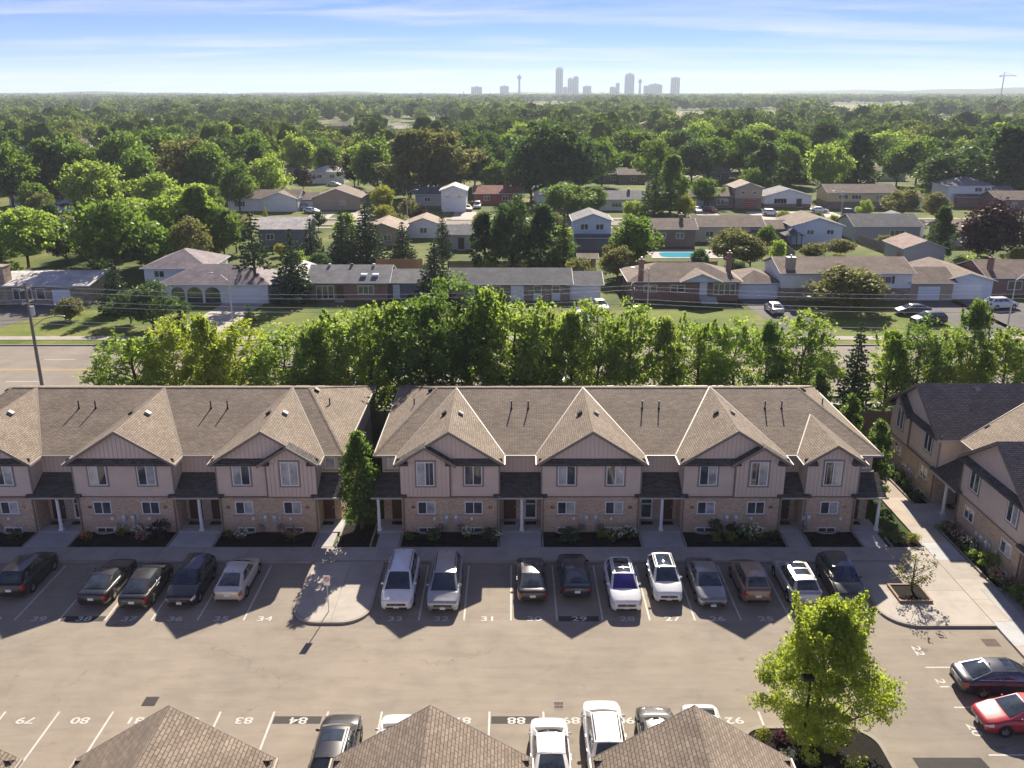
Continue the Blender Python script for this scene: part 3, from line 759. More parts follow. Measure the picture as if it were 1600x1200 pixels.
        if detail:
            # meters, pipes, vents, numbers
            for mx in ([a+0.45] if kind == 'small' else [xc-0.28, xc+0.36]):
                mm = MB().box(mx-0.15, mx+0.15, -0.16, 0, 0.95, 1.45).build('electric_meter', M_METER, root)
                MB().tube((mx, -0.16, 1.28), (mx, -0.24, 1.28), 0.10, 0.09, 12).build('dial', M_WFRAME, mm)
                sd = -1 if mx < xc else 1
                MB().box(mx+sd*0.2, mx+sd*0.44, -0.10, 0, 1.05, 1.32).build('junction_box', M_METER, mm)
                MB().tube((mx, -0.08, 0.08), (mx, -0.08, 0.95), 0.045, n=8).build('conduit', M_METER, mm)
                gp = MB(); gp.tube((mx+sd*0.28, -0.14, 0.1), (mx+sd*0.28, -0.14, 0.75), 0.03); gp.tube((mx+sd*0.28, -0.14, 0.75), (mx+sd*0.55, -0.14, 0.75), 0.03); gp.tube((mx+sd*0.55, -0.14, 0.3), (mx+sd*0.55, -0.14, 0.75), 0.03)
                gp.box(mx+sd*0.28-0.11, mx+sd*0.28+0.11, -0.26, -0.05, 0.36, 0.62)
                gp.build('gas_meter', plain('gas_grey', (0.22, 0.23, 0.23), 0.5, 0.3), mm)
            for vx in ((xc+0.9,) if kind == 'small' else (xc-1.15, xc+1.45)):
                MB().box(vx-0.08, vx+0.08, -0.08, 0, 1.0, 1.2).build('wall_vent', M_WFRAME, root)
            for xb in (a+0.12, b_-0.12):
                dp = MB(); dp.box(xb-0.045, xb+0.045, -0.09, -0.005, 0.15, BRK-0.02); dp.build('downspout', M_TRIM, root)
                # return of the porch gutter
                MB().box(xb-0.28, xb+0.28, -0.30, -0.03, BRK+0.02, BRK+0.20).build('eave_return', M_SH_DARK, root)
    # unit numbers beside the doors
    for tx, x in nums:
        me = text_mesh(tx, 0.26, 0.012); o = link('unit_number', me, M_NUM, root, (x, -0.02, 1.95)); o.rotation_euler = (PI/2, 0, 0)
    # porches in the recesses
    edges = [x0] + [e for s in secs for e in (s['a'], s['b'])] + [x1]
    for i in range(0, len(edges), 2):
        pa, pb = edges[i], edges[i+1]
        if pb - pa < 0.8: continue
        first, last = i == 0, i == len(edges)-2
        if (first and not ends[0]) or (last and not ends[1]): continue
        ea, eb = (pa-0.45 if first else pa+0.01), (pb+0.45 if last else pb-0.01)
        zt, zb, yf = 3.88, 2.86, -0.30
        m = MB(); m.quad((ea, yf, zb), (eb, yf, zb), (eb, rec+0.03, zt), (ea, rec+0.03, zt))
        m.quad((ea, yf, zb-0.12), (ea, rec+0.03, zb-0.12), (eb, rec+0.03, zb-0.12), (eb, yf, zb-0.12))
        m.quad((ea, yf, zb), (ea, rec+0.03, zt), (ea, rec+0.03, zb-0.12), (ea, yf, zb-0.12)); m.quad((eb, yf, zb), (eb, yf, zb-0.12), (eb, rec+0.03, zb-0.12), (eb, rec+0.03, zt))
        pr = m.build('porch_roof', M_SH_DARK, root)
        MB().box(ea-0.12, eb+0.12, yf-0.09, yf-0.005, zb-0.13, zb-0.02).build('gutter', M_GUT, pr)
        MB().box(pa if not first else pa-0.25, pb if not last else pb+0.25, -0.25, rec, 0.004, 0.20).build('porch_floor', M_PORCH, root)
        cx = (pa+pb)/2 + (0.1 if not (first or last) else 0)
        if first: cx = pa - 0.12
        if last: cx = pb + 0.12
        if pb - pa > 1.4 and (first or last or pb-pa > 2.2):
            c = MB(); c.box(cx-0.15, cx+0.15, -0.17, 0.13, 0.2, 0.34); c.tube((cx, -0.02, 0.34), (cx, -0.02, 2.62), 0.125, 0.10, 14); c.box(cx-0.14, cx+0.14, -0.16, 0.12, 2.62, 2.74)
            c.build('column', M_WFRAME, root)
        if first or last:
            add_door(root, (pa+pb)/2+(0.28 if first else -0.28), rec, 'solid')
            add_window(root, (pa+pb)/2+(-0.05 if first else 0.05), 4.15, 5.0, 0.72, rec+0.02, 'l', surround=False)
        elif pb-pa > 2.2:
            st = doors[i//2 % len(doors)] if doors else 'ss'
            add_door(root, pa+0.72, rec, 'solid' if st[0] == 's' else 'screen'); add_door(root, pb-0.72, rec, 'solid' if st[1] == 's' else 'screen')
        else: add_door(root, (pa+pb)/2-0.1, rec, 'solid')
        # walk from the porch to the pavement
        MB().box((pa if not first else pa-0.1)+0.05, (pb if not last else pb+0.1)-0.05, -2.33, -0.26, 0.004, 0.145).build('front_walk', M_PORCH, root)
    # roof vents
    for s in secs:
        xc = (s['a']+s['b'])/2
        if s['k'] != 'small':
            for sg in (-1, 1):
                xx = xc+sg*0.55; zz = EAVE + ((s['b']-s['a'])/2+0.36-0.55)*KSL
                m = MB(); m.box(-0.19, 0.19, -0.19, 0.19, 0.03, 0.17); v = m.build('box_vent', M_VENT if sg < 0 else plain('vent_grey', (0.30, 0.28, 0.26), 0.6), roof)
                v.location = (xx, 4.0, zz); v.rotation_euler = (0, sg*math.atan(KSL), 0)
    allx = [e for s in secs for e in (s['a'], s['b'])]
    for i in range(1, len(allx)-1, 2):
        xm = (allx[i]+allx[i+1])/2
        for sg in (-1, 1):
            yv = ym-2.6; zv = EAVE+sl*(yv-ey0)
            m = MB(); m.tube((xm+sg*0.62, yv, zv-0.05), (xm+sg*0.62, yv, zv+0.62), 0.05, n=8); m.tube((xm+sg*0.62, yv, zv-0.02), (xm+sg*0.62, yv, zv+0.12), 0.10, 0.06, 8)
            m.build('vent_pipe', M_VENT, roof)
    for sx, ex, rx in ((-1, ex0, rx0), (1, ex1, rx1)):
        t = 0.55; xx = ex + (rx-ex)*t; m = MB(); z_ = EAVE+(zr-EAVE)*t
        m.tube((xx, ym-1.0, z_-0.05), (xx, ym-1.0, z_+0.55), 0.05); m.build('vent_pipe', M_VENT, roof)
        v = MB().box(-0.19, 0.19, -0.19, 0.19, 0.03, 0.17).build('box_vent', M_VENT, roof); v.location = (ex+(rx-ex)*0.86, ym+0.2, EAVE+(zr-EAVE)*0.86); v.rotation_euler = (0, sx*math.atan(2.41/3.9), 0)
    return root
def S(a, b, k, **kw): return dict(a=a, b=b, k=k, **kw)
FY = 56.5
blk1 = block('townhouse_block', (-27.0, FY, 0), 0, 'left brown-roofed brick townhouse row, cut by the left picture edge', -14.8, 14.8,
    [S(-13.0, -6.1, 'L', up='dl', dn='dd', up2='dl'), S(-3.15, 3.7, 'single', up='ld', dn='dd', up2='dl', dn2='dd'), S(6.7, 13.55, 'R', up='ld', up2='ll', dn='dl', dn2='dl')],
    nums=(('61', -6.9), ('59', -2.3), ('57', 2.95), ('55', 7.3), ('53', 12.8)), doors=('ss', 'sc', 'ss'), seed=3)
blk2 = block('townhouse_block', (0, FY, 0), 0, 'central brown-roofed brick townhouse row with three large gables and one small', -9.15, 25.35,
    [S(-7.65, -0.88, 'L', up='ld', up2='dd', dn='dl', dn2='dd'), S(2.04, 8.87, 'single', up='ld', up2='dl', dn='dl', dn2='dl'), S(11.75, 18.7, 'R', up='dl', up2='dl', dn='dl', dn2='dd'), S(20.2, 23.83, 'small', up='dl', dn='dl')],
    nums=(('49', -6.85), ('51', -1.5), ('53', 2.8), ('55', 8.2), ('57', 12.5), ('59', 17.95), ('61', 23.1)), doors=('ss', 'sc', 'cs', 'ss'), seed=4)
blk3 = block('townhouse_block', (31.3, 71.0, 0), -PI/2, 'right-hand townhouse row standing end-on, cut by the right picture edge', 1.0, 36.0,
    [S(1.8, 10.1, 'L', up='dd', up2='dd', dn='dd', dn2='dd'), S(13.75, 22.05, 'single', up='dd', up2='dl', dn='dd', dn2='dl'), S(25.7, 34.0, 'single')], doors=('ss', 'ss'), seed=5, ends=(False, True))
blk4 = block('townhouse_block', (0, 27.5, 0), PI, 'near townhouse row along the bottom edge, only its brown gable roofs showing', -12.3, 31.5,
    [S(-10.2, -3.35, 'single'), S(-0.4, 6.45, 'single'), S(9.3, 16.15, 'single'), S(19.0, 25.85, 'single')], seed=6)
# garden beds in front of the bays
def bed(x0, x1, label, y0=54.2, y1=56.44):
    root = thing('garden_bed', ((x0+x1)/2, (y0+y1)/2, 0), 0, label, 'garden bed', 'mulched beds before the townhouses')
    w, h = (x1-x0)/2, (y1-y0)/2
    k = 14; rn = random.Random(int(x0*100))
    hh = {}
    def f(u, v):
        z = 0.10 + rn.uniform(-0.02, 0.045)
        return (-w + 2*w*u, -h + 2*h*v, z if 0 < u < 1 and 0 < v < 1 else 0.06)
    MB().grid(f, k, 8).build('mulch', M_MULCH, root)
    for s in (-1, 1): MB().box(s*w-0.05, s*w+0.05, -h, h, 0.003, 0.19).build('edging', M_KERB, root)
    return root
for a, b_, t in ((-40, -33.1, 'mulch bed before the leftmost bay of the left townhouses'), (-30.1, -23.35, 'mulch bed with orange and white flowers before the left townhouses'),
                 (-20.25, -13.5, 'mulch bed right of the third porch of the left townhouses'), (-7.6, -0.93, 'mulch bed behind the two minivans'),
                 (2.1, 8.82, 'mulch bed behind the navy sedan'), (11.8, 18.65, 'mulch bed with the white hydrangea'), (20.25, 23.78, 'empty mulch bed behind the black crossover')):
    bed(a, b_, t)
bed(-11.9, -9.6, 'mulch bed at the foot of the pointed tree between the townhouse rows', 54.2, 57.6)
bed(25.75, 27.8, 'mulch bed at the right end of the central townhouses', 54.2, 55.5)
# ------------------------------------------------------------------ cars
M_CGLASS = glassy('car_glass', (0.018, 0.023, 0.027), 0.02)
M_TYRE = plain('tyre_rubber', (0.015, 0.015, 0.015), 0.85)
M_RIM = plain('alloy_rim', (0.50, 0.50, 0.51), 0.3, 0.8, var=0.05)
M_BLKPL = plain('black_plastic', (0.018, 0.018, 0.019), 0.55)
M_CHROME = plain('chrome', (0.70, 0.70, 0.70), 0.15, 0.95, var=0.02)
M_HEADL = plain('headlamp', (0.62, 0.65, 0.68), 0.08, 0.1, coat=1.0)
M_TAILL = plain('tail_lamp', (0.38, 0.020, 0.018), 0.15, coat=1.0)
M_PLATE = plain('number_plate', (0.72, 0.74, 0.76), 0.5, var=0.05, scale=20)
CAR = {  # L W H  hood0 cowl belt deck | windscreen base/top, rear top/base (from the nose)
 'sedan':   dict(L=4.80, W=1.84, H=1.46, h0=0.66, hc=0.95, hb=0.98, hd=1.00, s=(1.10, 2.05, 3.30, 4.38), wb=(0.93, 3.78), rr=0.33),
 'coupe':   dict(L=4.85, W=1.92, H=1.38, h0=0.70, hc=0.96, hb=0.98, hd=0.99, s=(1.50, 2.35, 3.15, 4.30), wb=(0.95, 3.78), rr=0.36),
 'suv':     dict(L=4.65, W=1.90, H=1.68, h0=0.82, hc=1.08, hb=1.10, hd=1.12, s=(1.08, 1.98, 3.95, 4.52), wb=(0.92, 3.62), rr=0.36),
 'small':   dict(L=4.30, W=1.80, H=1.64, h0=0.80, hc=1.04, hb=1.06, hd=1.10, s=(0.98, 1.82, 3.55, 4.18), wb=(0.86, 3.42), rr=0.34),
 'van':     dict(L=5.14, W=1.98, H=1.75, h0=0.78, hc=1.06, hb=1.10, hd=1.14, s=(0.88, 1.98, 4.66, 5.04), wb=(0.95, 4.02), rr=0.34),
 'wagon':   dict(L=4.85, W=1.92, H=1.66, h0=0.80, hc=1.04, hb=1.07, hd=1.10, s=(1.10, 2.02, 4.10, 4.72), wb=(0.93, 3.80), rr=0.36),
}
def build_car(kind, col, label, loc, rz, sun=None, rails=None, front_plate=True, metal=0.0, group='cars parked by the townhouses', glass=None, chrome=False, name=None, plate_txt=True):
    P = CAR[kind]; L, W, H = P['L'], P['W'], P['H']; hw = W/2
    nm = {'sedan': 'sedan_car', 'coupe': 'coupe_car', 'suv': 'suv_car', 'small': 'crossover_car', 'van': 'minivan', 'wagon': 'estate_car'}[kind]
    cat = {'van': 'minivan', 'suv': 'SUV', 'small': 'SUV', 'wagon': 'SUV'}.get(kind, 'car')
    root = thing(nm, loc, rz, label, cat, group)
    pm = paint('paint_%s' % '_'.join('%03d' % int(c*1000) for c in col), col, metal)
    gl = glass or M_CGLASS
    s1, s2, s3, s4 = P['s']; y = lambda s: s - L/2
    st = [(0.0, 0.70, 0.34, P['h0']-0.10), (0.05, 0.82, 0.25, P['h0']-0.02), (0.20, 0.92, 0.21, P['h0']+0.05), (0.55, 0.985, 0.20, P['h0']+0.13),
          ((0.55+s1)/2, 1.0, 0.20, (P['h0']+P['hc'])/2+0.09), (s1, 1.0, 0.20, P['hc']), (s2, 1.0, 0.20, P['hb']-0.01), ((s2+s3)/2, 1.0, 0.20, P['hb']), (s3, 1.0, 0.20, P['hb']+0.01),
          (min(s4, L-0.32), 0.985, 0.21, P['hd']), (L-0.22, 0.95, 0.24, P['hd']-0.03), (L-0.06, 0.87, 0.28, P['hd']-0.08), (L, 0.76, 0.36, P['hd']-0.16)]
    def section(w, zb, zt):
        w *= hw; c = 0.035
        h = zt-zb
        return [(0, zt+c), (0.5*w, zt+0.75*c), (0.84*w, zt+0.0), (0.945*w, zt-0.05), (0.985*w, zt-0.30*h), (w, zt-0.55*h), (0.985*w, zb+0.22*h), (0.95*w, zb+0.04), (0.80*w, zb)]
    rows = [[(x, y(s), z) for x, z in section(w, zb, zt)] for s, w, zb, zt in st]
    m = len(rows[0]); b = MB()
    full = [[(-p[0], p[1], p[2]) for p in reversed(r[1:])] + r for r in rows]; k = len(full[0])
    for r in full: b.v += r
    for i in range(len(full)-1):
        for j in range(k-1): b.f.append((i*k+j, (i+1)*k+j, (i+1)*k+j+1, i*k+j+1))
    b.f.append(tuple(range(k))); e = (len(full)-1)*k; b.f.append(tuple(e+j for j in reversed(range(k))))
    for i in range(len(full)-1): b.f.append((i*k, i*k+k-1, (i+1)*k+k-1, (i+1)*k))
    body = b.build('body', pm, root, smooth=True)
    def surf(si, t, sgn, off=0.012):
        i = min(int(si), len(rows)-2); f = si-i; j = min(int(t), m-2); g = t-j
        P0 = [Vector(rows[i+a][j+c]) for a in (0, 1) for c in (0, 1)]
        p = (P0[0]*(1-g)+P0[1]*g)*(1-f) + (P0[2]*(1-g)+P0[3]*g)*f
        n = (P0[2]-P0[0]).cross(P0[1]-P0[0])
        if n.length < 1e-6: n = Vector((1, 0, 0))
        n.normalize()
        cen = Vector((0, p.y, 0.6)); 
        if n.dot(p-cen) < 0: n = -n
        p = p + n*off
        return (p.x*sgn, p.y, p.z)
    # cabin shell
    zr = H-0.05
    bf = lambda sg: Vector((sg*0.86*hw, y(s1)-0.02, P['hc']-0.01)); br = lambda sg: Vector((sg*0.85*hw, y(s4), P['hd']-0.0))
    tf = lambda sg: Vector((sg*0.655*hw, y(s2), zr)); tr = lambda sg: Vector((sg*0.635*hw, y(s3), zr-0.01))
    def patch(A, B, C, D, bulge):
        A, B, C, D = map(Vector, (A, B, C, D)); n = (B-A).cross(D-A).normalized(); cen = Vector((0, 0, 0.9))
        if n.dot((A+B+C+D)/4-cen) < 0: n = -n
        def f(u, v, off=0.0):
            p = (A*(1-u)+B*u)*(1-v) + (D*(1-u)+C*u)*v
            return p + n*(bulge*(1-(2*u-1)**2)*(1-0.5*(2*v-1)**2) + off)
        f.n = n
        return f
    W_ = patch(bf(-1), bf(1), tf(1), tf(-1), 0.10); Rw = patch(br(1), br(-1), tr(-1), tr(1), 0.09)
    Sd = {sg: patch(bf(sg), br(sg), tr(sg), tf(sg), 0.055) for sg in (-1, 1)}; Rf = patch(tf(-1), tf(1), tr(1), tr(-1), 0.075)
    def put(f, u0, u1, v0, v1, off, nu=6, nv=4):
        g = MB(); g.grid(lambda u, v: f(u0+(u1-u0)*u, v0+(v1-v0)*v, off), nu, nv)
        a, b_, c = Vector(g.v[0]), Vector(g.v[1]), Vector(g.v[nu+1])
        if (b_-a).cross(c-a).dot(f.n) < 0: g.f = [tuple(reversed(q)) for q in g.f]
        return g
    cab = MB()
    for f in (W_, Rw, Sd[-1], Sd[1]):
        g = put(f, 0, 1, 0, 1, 0); n0 = len(cab.v); cab.v += g.v; cab.f += [tuple(n0+i for i in q) for q in g.f]
    cab.build('pillars', M_BLKPL if kind in ('suv', 'wagon') and col[0] > 0.6 and False else pm, root, smooth=True)
    roof = put(Rf, -0.03, 1.03, -0.01, 1.01, 0.012).build('roof_panel', pm, root, smooth=True)
    put(W_, 0.05, 0.95, 0.03, 0.95, 0.010).build('windscreen', gl, root, smooth=True)
    put(Rw, 0.08, 0.92, 0.16 if kind not in ('sedan', 'coupe') else 0.05, 0.93, 0.010).build('rear_window', M_CGLASS, root, smooth=True)
    splits = {'van': ((0.10, 0.34), (0.36, 0.63), (0.65, 0.94)), 'sedan': ((0.16, 0.50), (0.53, 0.84)), 'coupe': ((0.22, 0.68), (0.71, 0.82))}.get(kind, ((0.13, 0.42), (0.445, 0.70), (0.73, 0.92)))
    for sg in (-1, 1):
        for a, c in splits: put(Sd[sg], a, c, 0.10, 0.90, 0.010, 4, 3).build('side_window', M_CGLASS, root, smooth=True)
        if chrome: 
            q = [Sd[sg](u, 0.06, 0.014) for u in (0.1, 0.5, 0.92)]; MB().path(q, 0.014, 5).build('window_trim', M_CHROME, root)
    if sun:
        for (a, c) in sun: put(Rf, 0.12, 0.88, a, c, 0.020).build('sunroof', M_CGLASS, roof, smooth=True)
    if rails:
        for sg in (0.03, 0.97):
            q = [Rf(sg, t, h) for t, h in ((0.06, 0.02), (0.12, 0.075), (0.5, 0.08), (0.88, 0.075), (0.95, 0.02))]
            MB().path(q, 0.022, 6).build('roof_rail', rails, roof)
    MB().extr([Rf(0.49, 0.9, 0.01), Rf(0.51, 0.9, 0.01), Rf(0.505, 0.95, 0.08), Rf(0.495, 0.95, 0.08)], (0.0, 0.05, 0)).build('aerial', M_BLKPL, roof)
    # lamps, grille, bumpers, plates
    for sg in (-1, 1):
        g = MB(); g.grid(lambda u, v: surf(0.35+2.1*u, 3.0+1.15*v, sg), 5, 3); g.build('headlight', M_HEADL, root, smooth=True)
        if kind in ('sedan', 'coupe'): lo_, hi_ = 3.0, 4.6
        else: lo_, hi_ = 2.9, 4.5
        g = MB(); n_ = len(rows)-1
        g.grid(lambda u, v: surf(n_-0.02-2.0*u, lo_+(hi_-lo_)*v, sg), 5, 3); g.build('tail_light', M_TAILL, root, smooth=True)
        # mirrors and handles
        q = Sd[sg](0.14, 0.05, 0.0); mm = MB(); mm.grid(lambda u, v: (q.x+sg*(0.13+0.10*math.cos(2*PI*u)*math.sin(PI*v)), q.y+0.06*math.sin(2*PI*u)*math.sin(PI*v), q.z+0.03+0.075*math.cos(PI*v)), 10, 6)
        mm.build('mirror', pm, root, smooth=True)
        for hs in ((s2+0.75, s3-0.25) if kind != 'coupe' else (s2+0.9,)):
            z_ = P['hb']-0.14; MB().box(min(sg*hw*0.965, sg*(hw*0.965+0.035)), max(sg*hw*0.965, sg*(hw*0.965+0.035)), y(hs)-0.09, y(hs)+0.09, z_-0.018, z_+0.018).build('door_handle', M_CHROME if chrome else pm, root)
        # dark sill
        MB().box(min(sg*hw*0.93, sg*(hw*0.99)), max(sg*hw*0.93, sg*hw*0.99), y(P['wb'][0]+0.42), y(P['wb'][1]-0.42), 0.19, 0.33).build('sill', M_BLKPL, root)
    zf = P['h0']-0.10; f0 = 0.70*hw
    g = MB().box(-f0*0.80, f0*0.80, y(0)-0.025, y(0)+0.06, zf-0.17, zf-0.03).build('grille', M_BLKPL, root)
    for zz in (zf-0.065, zf-0.115): MB().box(-f0*0.78, f0*0.78, y(0)-0.035, y(0)-0.026, zz-0.010, zz+0.010).build('grille_bar', M_CHROME, g)
    MB().tube((0, y(0)-0.03, zf-0.09), (0, y(0)-0.05, zf-0.09), 0.07, n=12).build('badge', M_CHROME, g)
    MB().box(-f0*0.92, f0*0.92, y(0)-0.03, y(0)+0.15, 0.30, 0.40).build('lower_intake', M_BLKPL, root)
    if front_plate: MB().box(-0.16, 0.16, y(0)-0.055, y(0)-0.031, zf-0.31, zf-0.16).build('front_plate', M_PLATE, root)
    zt_ = P['hd']-0.16
    zp = zt_-0.16 if kind in ('sedan', 'coupe') else zt_-0.26
    MB().box(-0.17, 0.17, y(L)-0.01, y(L)+0.018, zp-0.08, zp+0.08).build('rear_plate', M_PLATE, root)
    if kind in ('sedan', 'coupe', 'suv') and chrome: MB().box(-0.52, 0.52, y(L)-0.01, y(L)+0.022, zp+0.11, zp+0.135).build('trunk_strip', M_CHROME, root)
    MB().box(-f0*1.02, f0*1.02, y(L)-0.12, y(L)+0.02, 0.31, 0.42).build('rear_skirt', M_BLKPL, root)
    # wheels
    r = P['rr']
    for wy in P['wb']:
        for sg in (-1, 1):
            xo = sg*(hw-0.005); wc = Vector((xo, y(wy), r))
            arch = MB(); pts = [(xo+sg*0.003, y(wy)+(r+0.055)*math.cos(t), max(0.2, r+(r+0.055)*math.sin(t))) for t in [PI*i/14 for i in range(15)]]
            pts = pts if sg < 0 else pts[::-1]
            arch.extr(pts[::-1], (-sg*0.10, 0, 0)); arch.build('wheel_arch', M_BLKPL, root)
            wbm = MB(); n = 20; prof = [(0.10, r*0.62), (0.10, r*0.93), (0.07, r), (-0.10, r), (-0.12, r*0.9), (-0.12, r*0.3)]
            kk = len(wbm.v)
            for px, pr in prof:
                for i in range(n): wbm.v.append((xo+sg*(px-0.085), y(wy)+pr*math.cos(2*PI*i/n), r+pr*math.sin(2*PI*i/n)))
            for a in range(len(prof)-1):
                for i in range(n): q = (kk+a*n+i, kk+a*n+(i+1) % n, kk+(a+1)*n+(i+1) % n, kk+(a+1)*n+i); wbm.f.append(q if sg > 0 else q[::-1])
            wh = wbm.build('wheel', M_TYRE, root, smooth=True)
            rm = MB(); x1 = xo+sg*0.0
            rm.tube((x1-sg*0.03, y(wy), r), (x1-sg*0.012, y(wy), r), r*0.63, r*0.60, 18)
            for i in range(5):
                t = 2*PI*i/5+0.3; d = Vector((0, math.cos(t), math.sin(t))); s_ = Vector((0, -math.sin(t), math.cos(t)))*0.035
                c0 = Vector((x1+sg*0.012, y(wy), r)); c1 = c0+d*r*0.58
                rm.extr([c0-s_, c1-s_*0.7, c1+s_*0.7, c0+s_], (-sg*0.02, 0, 0))
            rm.build('rim', M_RIM, wh)
    return root
def car_bounds(kind): return CAR[kind]['L']/2
BLACK = (0.012, 0.012, 0.014); WHITE = (0.74, 0.75, 0.75); SILVER = (0.42, 0.42, 0.43); NAVY = (0.012, 0.017, 0.038); BEIGE = (0.58, 0.55, 0.49)
GREY = (0.26, 0.26, 0.265); BROWN = (0.05, 0.042, 0.040); TANB = (0.33, 0.24, 0.17); RED = (0.42, 0.015, 0.025); PEARL = (0.55, 0.54, 0.50)
M_PURPLE = glassy('tinted_windscreen', (0.020, 0.012, 0.09), 0.03)
def park(kind, col, x, yend, nose_to_camera, label, ang=0.0, **k):
    """yend = distance of the end that faces the camera."""
    yc = yend + CAR[kind]['L']/2
    return build_car(kind, col, label, (x, yc, 0.006), R(ang) + (0 if nose_to_camera else PI), **k)
park('suv', BLACK, -30.45, 47.6, False, 'black SUV in stall 40 at the left picture edge', front_plate=False)
park('coupe', BLACK, -25.05, 46.7, False, 'black low coupe above the painted number 38', -1)
park('sedan', (0.022, 0.020, 0.019), -22.5, 46.3, False, 'black sedan with chrome trim above the painted number 37', chrome=True)
park('suv', (0.010, 0.011, 0.014), -19.8, 46.6, True, 'black crossover facing out above the painted number 36')
park('sedan', BEIGE, -17.1, 47.1, False, 'beige sedan with red tail lamps above the painted number 35', metal=0.3)
park('van', WHITE, -6.85, 46.25, True, 'white minivan with roof rails above the painted number 33', rails=M_BLKPL)
park('van', SILVER, -4.1, 46.1, True, 'silver minivan above the painted number 32', metal=0.5, rails=M_BLKPL)
park('sedan', BROWN, 1.2, 47.0, False, 'dark brown sedan with sunroof above the painted number 30', 1, sun=((0.08, 0.40),), metal=0.3)
park('sedan', NAVY, 3.9, 47.5, False, 'navy sedan above the painted number 29', 1.5)
park('suv', WHITE, 6.75, 46.1, True, 'white SUV with purple-tinted windscreen above the painted number 28', 0.5, sun=((0.03, 0.30), (0.34, 0.92)), glass=M_PURPLE, rails=M_CHROME, front_plate=True)
park('small', WHITE, 9.45, 47.1, True, 'white SUV with glass roof above the painted number 27', -0.5, sun=((0.08, 0.90),), rails=M_BLKPL)
park('sedan', GREY, 12.0, 46.6, True, 'grey sedan facing out above the painted number 26', metal=0.5)
park('small', TANB, 14.75, 47.0, False, 'small bronze SUV right of the grey sedan', metal=0.5)
park('wagon', PEARL, 17.6, 46.6, False, 'pearl grey SUV with silver roof rails behind the maple top', metal=0.4, sun=((0.05, 0.35), (0.42, 0.75)), rails=M_CHROME)
park('suv', (0.014, 0.016, 0.020), 20.4, 46.9, True, 'black SUV facing out beside the concrete plaza', -1, chrome=True)
g = ground(1562, 1070); build_car('sedan', NAVY, 'dark navy sedan parked crosswise below the plaza', (25.35, 39.3, 0.006), PI/2, chrome=True, sun=((0.06, 0.42),))
build_car('sedan', RED, 'red sedan parked crosswise at the right picture edge', (25.05, 36.4, 0.006), -PI/2, chrome=True)
build_car('suv', (0.013, 0.013, 0.016), 'black SUV parked between the two lower left gables', (-8.1, 33.9, 0.006), PI, rails=M_BLKPL, sun=((0.1, 0.5),))
build_car('sedan', WHITE, 'white car half hidden behind the bottom middle gable', (-5.4, 34.0, 0.006), PI)
build_car('sedan', WHITE, 'white sedan right of the bottom middle gable', (1.75, 33.75, 0.006), PI)
build_car('suv', WHITE, 'white SUV with black roof bars left of the right-hand gable', (4.35, 34.9, 0.006), PI, rails=M_BLKPL)
build_car('sedan', BLACK, 'black car mostly hidden behind the bottom right gable', (6.9, 34.6, 0.006), PI)
build_car('sedan', (0.66, 0.64, 0.60), 'pale car behind the right slope of the bottom right gable', (9.1, 34.4, 0.006), 0)
# ------------------------------------------------------------------ vegetation
M_BARK = plain('bark', (0.085, 0.066, 0.050), 0.95, spec=0.1, var=0.4, scale=7, bump=0.6)
M_LF = {
 'green':  leafy('leaf_green',  (0.050, 0.095, 0.018), (0.115, 0.180, 0.036), (0.24, 0.38, 0.045), 0.48),
 'dark':   leafy('leaf_dark',   (0.032, 0.064, 0.020), (0.072, 0.118, 0.036), (0.13, 0.22, 0.045), 0.40),
 'bright': leafy('leaf_bright', (0.130, 0.190, 0.020), (0.280, 0.345, 0.042), (0.56, 0.66, 0.06), 0.55, 0.12),
 'street': leafy('leaf_street', (0.095, 0.155, 0.026), (0.205, 0.290, 0.056), (0.45, 0.60, 0.08), 0.55, 0.25),
 'olive':  leafy('leaf_olive',  (0.090, 0.095, 0.030), (0.170, 0.170, 0.060), (0.28, 0.29, 0.075), 0.45),
 'purple': leafy('leaf_purple', (0.022, 0.012, 0.016), (0.055, 0.028, 0.034), (0.08, 0.03, 0.035), 0.30),
 'spruce': leafy('needle_spruce', (0.026, 0.050, 0.026), (0.062, 0.098, 0.050), (0.08, 0.14, 0.05), 0.28, 0.25),
 'yellow': leafy('leaf_yellow', (0.13, 0.16, 0.016), (0.25, 0.26, 0.035), (0.42, 0.44, 0.05), 0.5, 0.15),
}
def np_mesh(name, V, nper):
    """Mesh of loose n-gons, nper corners each."""
    V = np.asarray(V, dtype=np.float32).reshape(-1, 3); nv = len(V); nf = nv//nper
    me = bpy.data.meshes.new(name)
    me.vertices.add(nv); me.vertices.foreach_set('co', V.ravel())
    me.loops.add(nv); me.loops.foreach_set('vertex_index', np.arange(nv, dtype=np.int32))
    me.polygons.add(nf); me.polygons.foreach_set('loop_start', np.arange(0, nv, nper, dtype=np.int32))
    me.update(calc_edges=True); me.validate()
    return me
def leaves(rs, C, size, up=0.35, quad=True, jitter=0.4):
    """Leaf-shaped faces at the points C, randomly turned, leaning to the horizontal by up."""
    n = len(C)
    nrm = rs.normal(size=(n, 3)); nrm[:, 2] += up*np.sign(rs.rand(n)-0.15)*1.5; nrm /= np.linalg.norm(nrm, axis=1)[:, None]
    a = rs.normal(size=(n, 3)); a -= (a*nrm).sum(1)[:, None]*nrm; a /= np.linalg.norm(a, axis=1)[:, None]; b = np.cross(nrm, a)
    s = (size*(1-jitter+2*jitter*rs.rand(n)))[:, None] if not np.isscalar(size) or True else size
    if quad: P = [C-a*s, C+b*s*0.55, C+a*s, C-b*s*0.55]
    else: P = [C-a*s*0.8, C+b*s*0.7, C+a*s*0.8]
    return np.stack(P, 1)
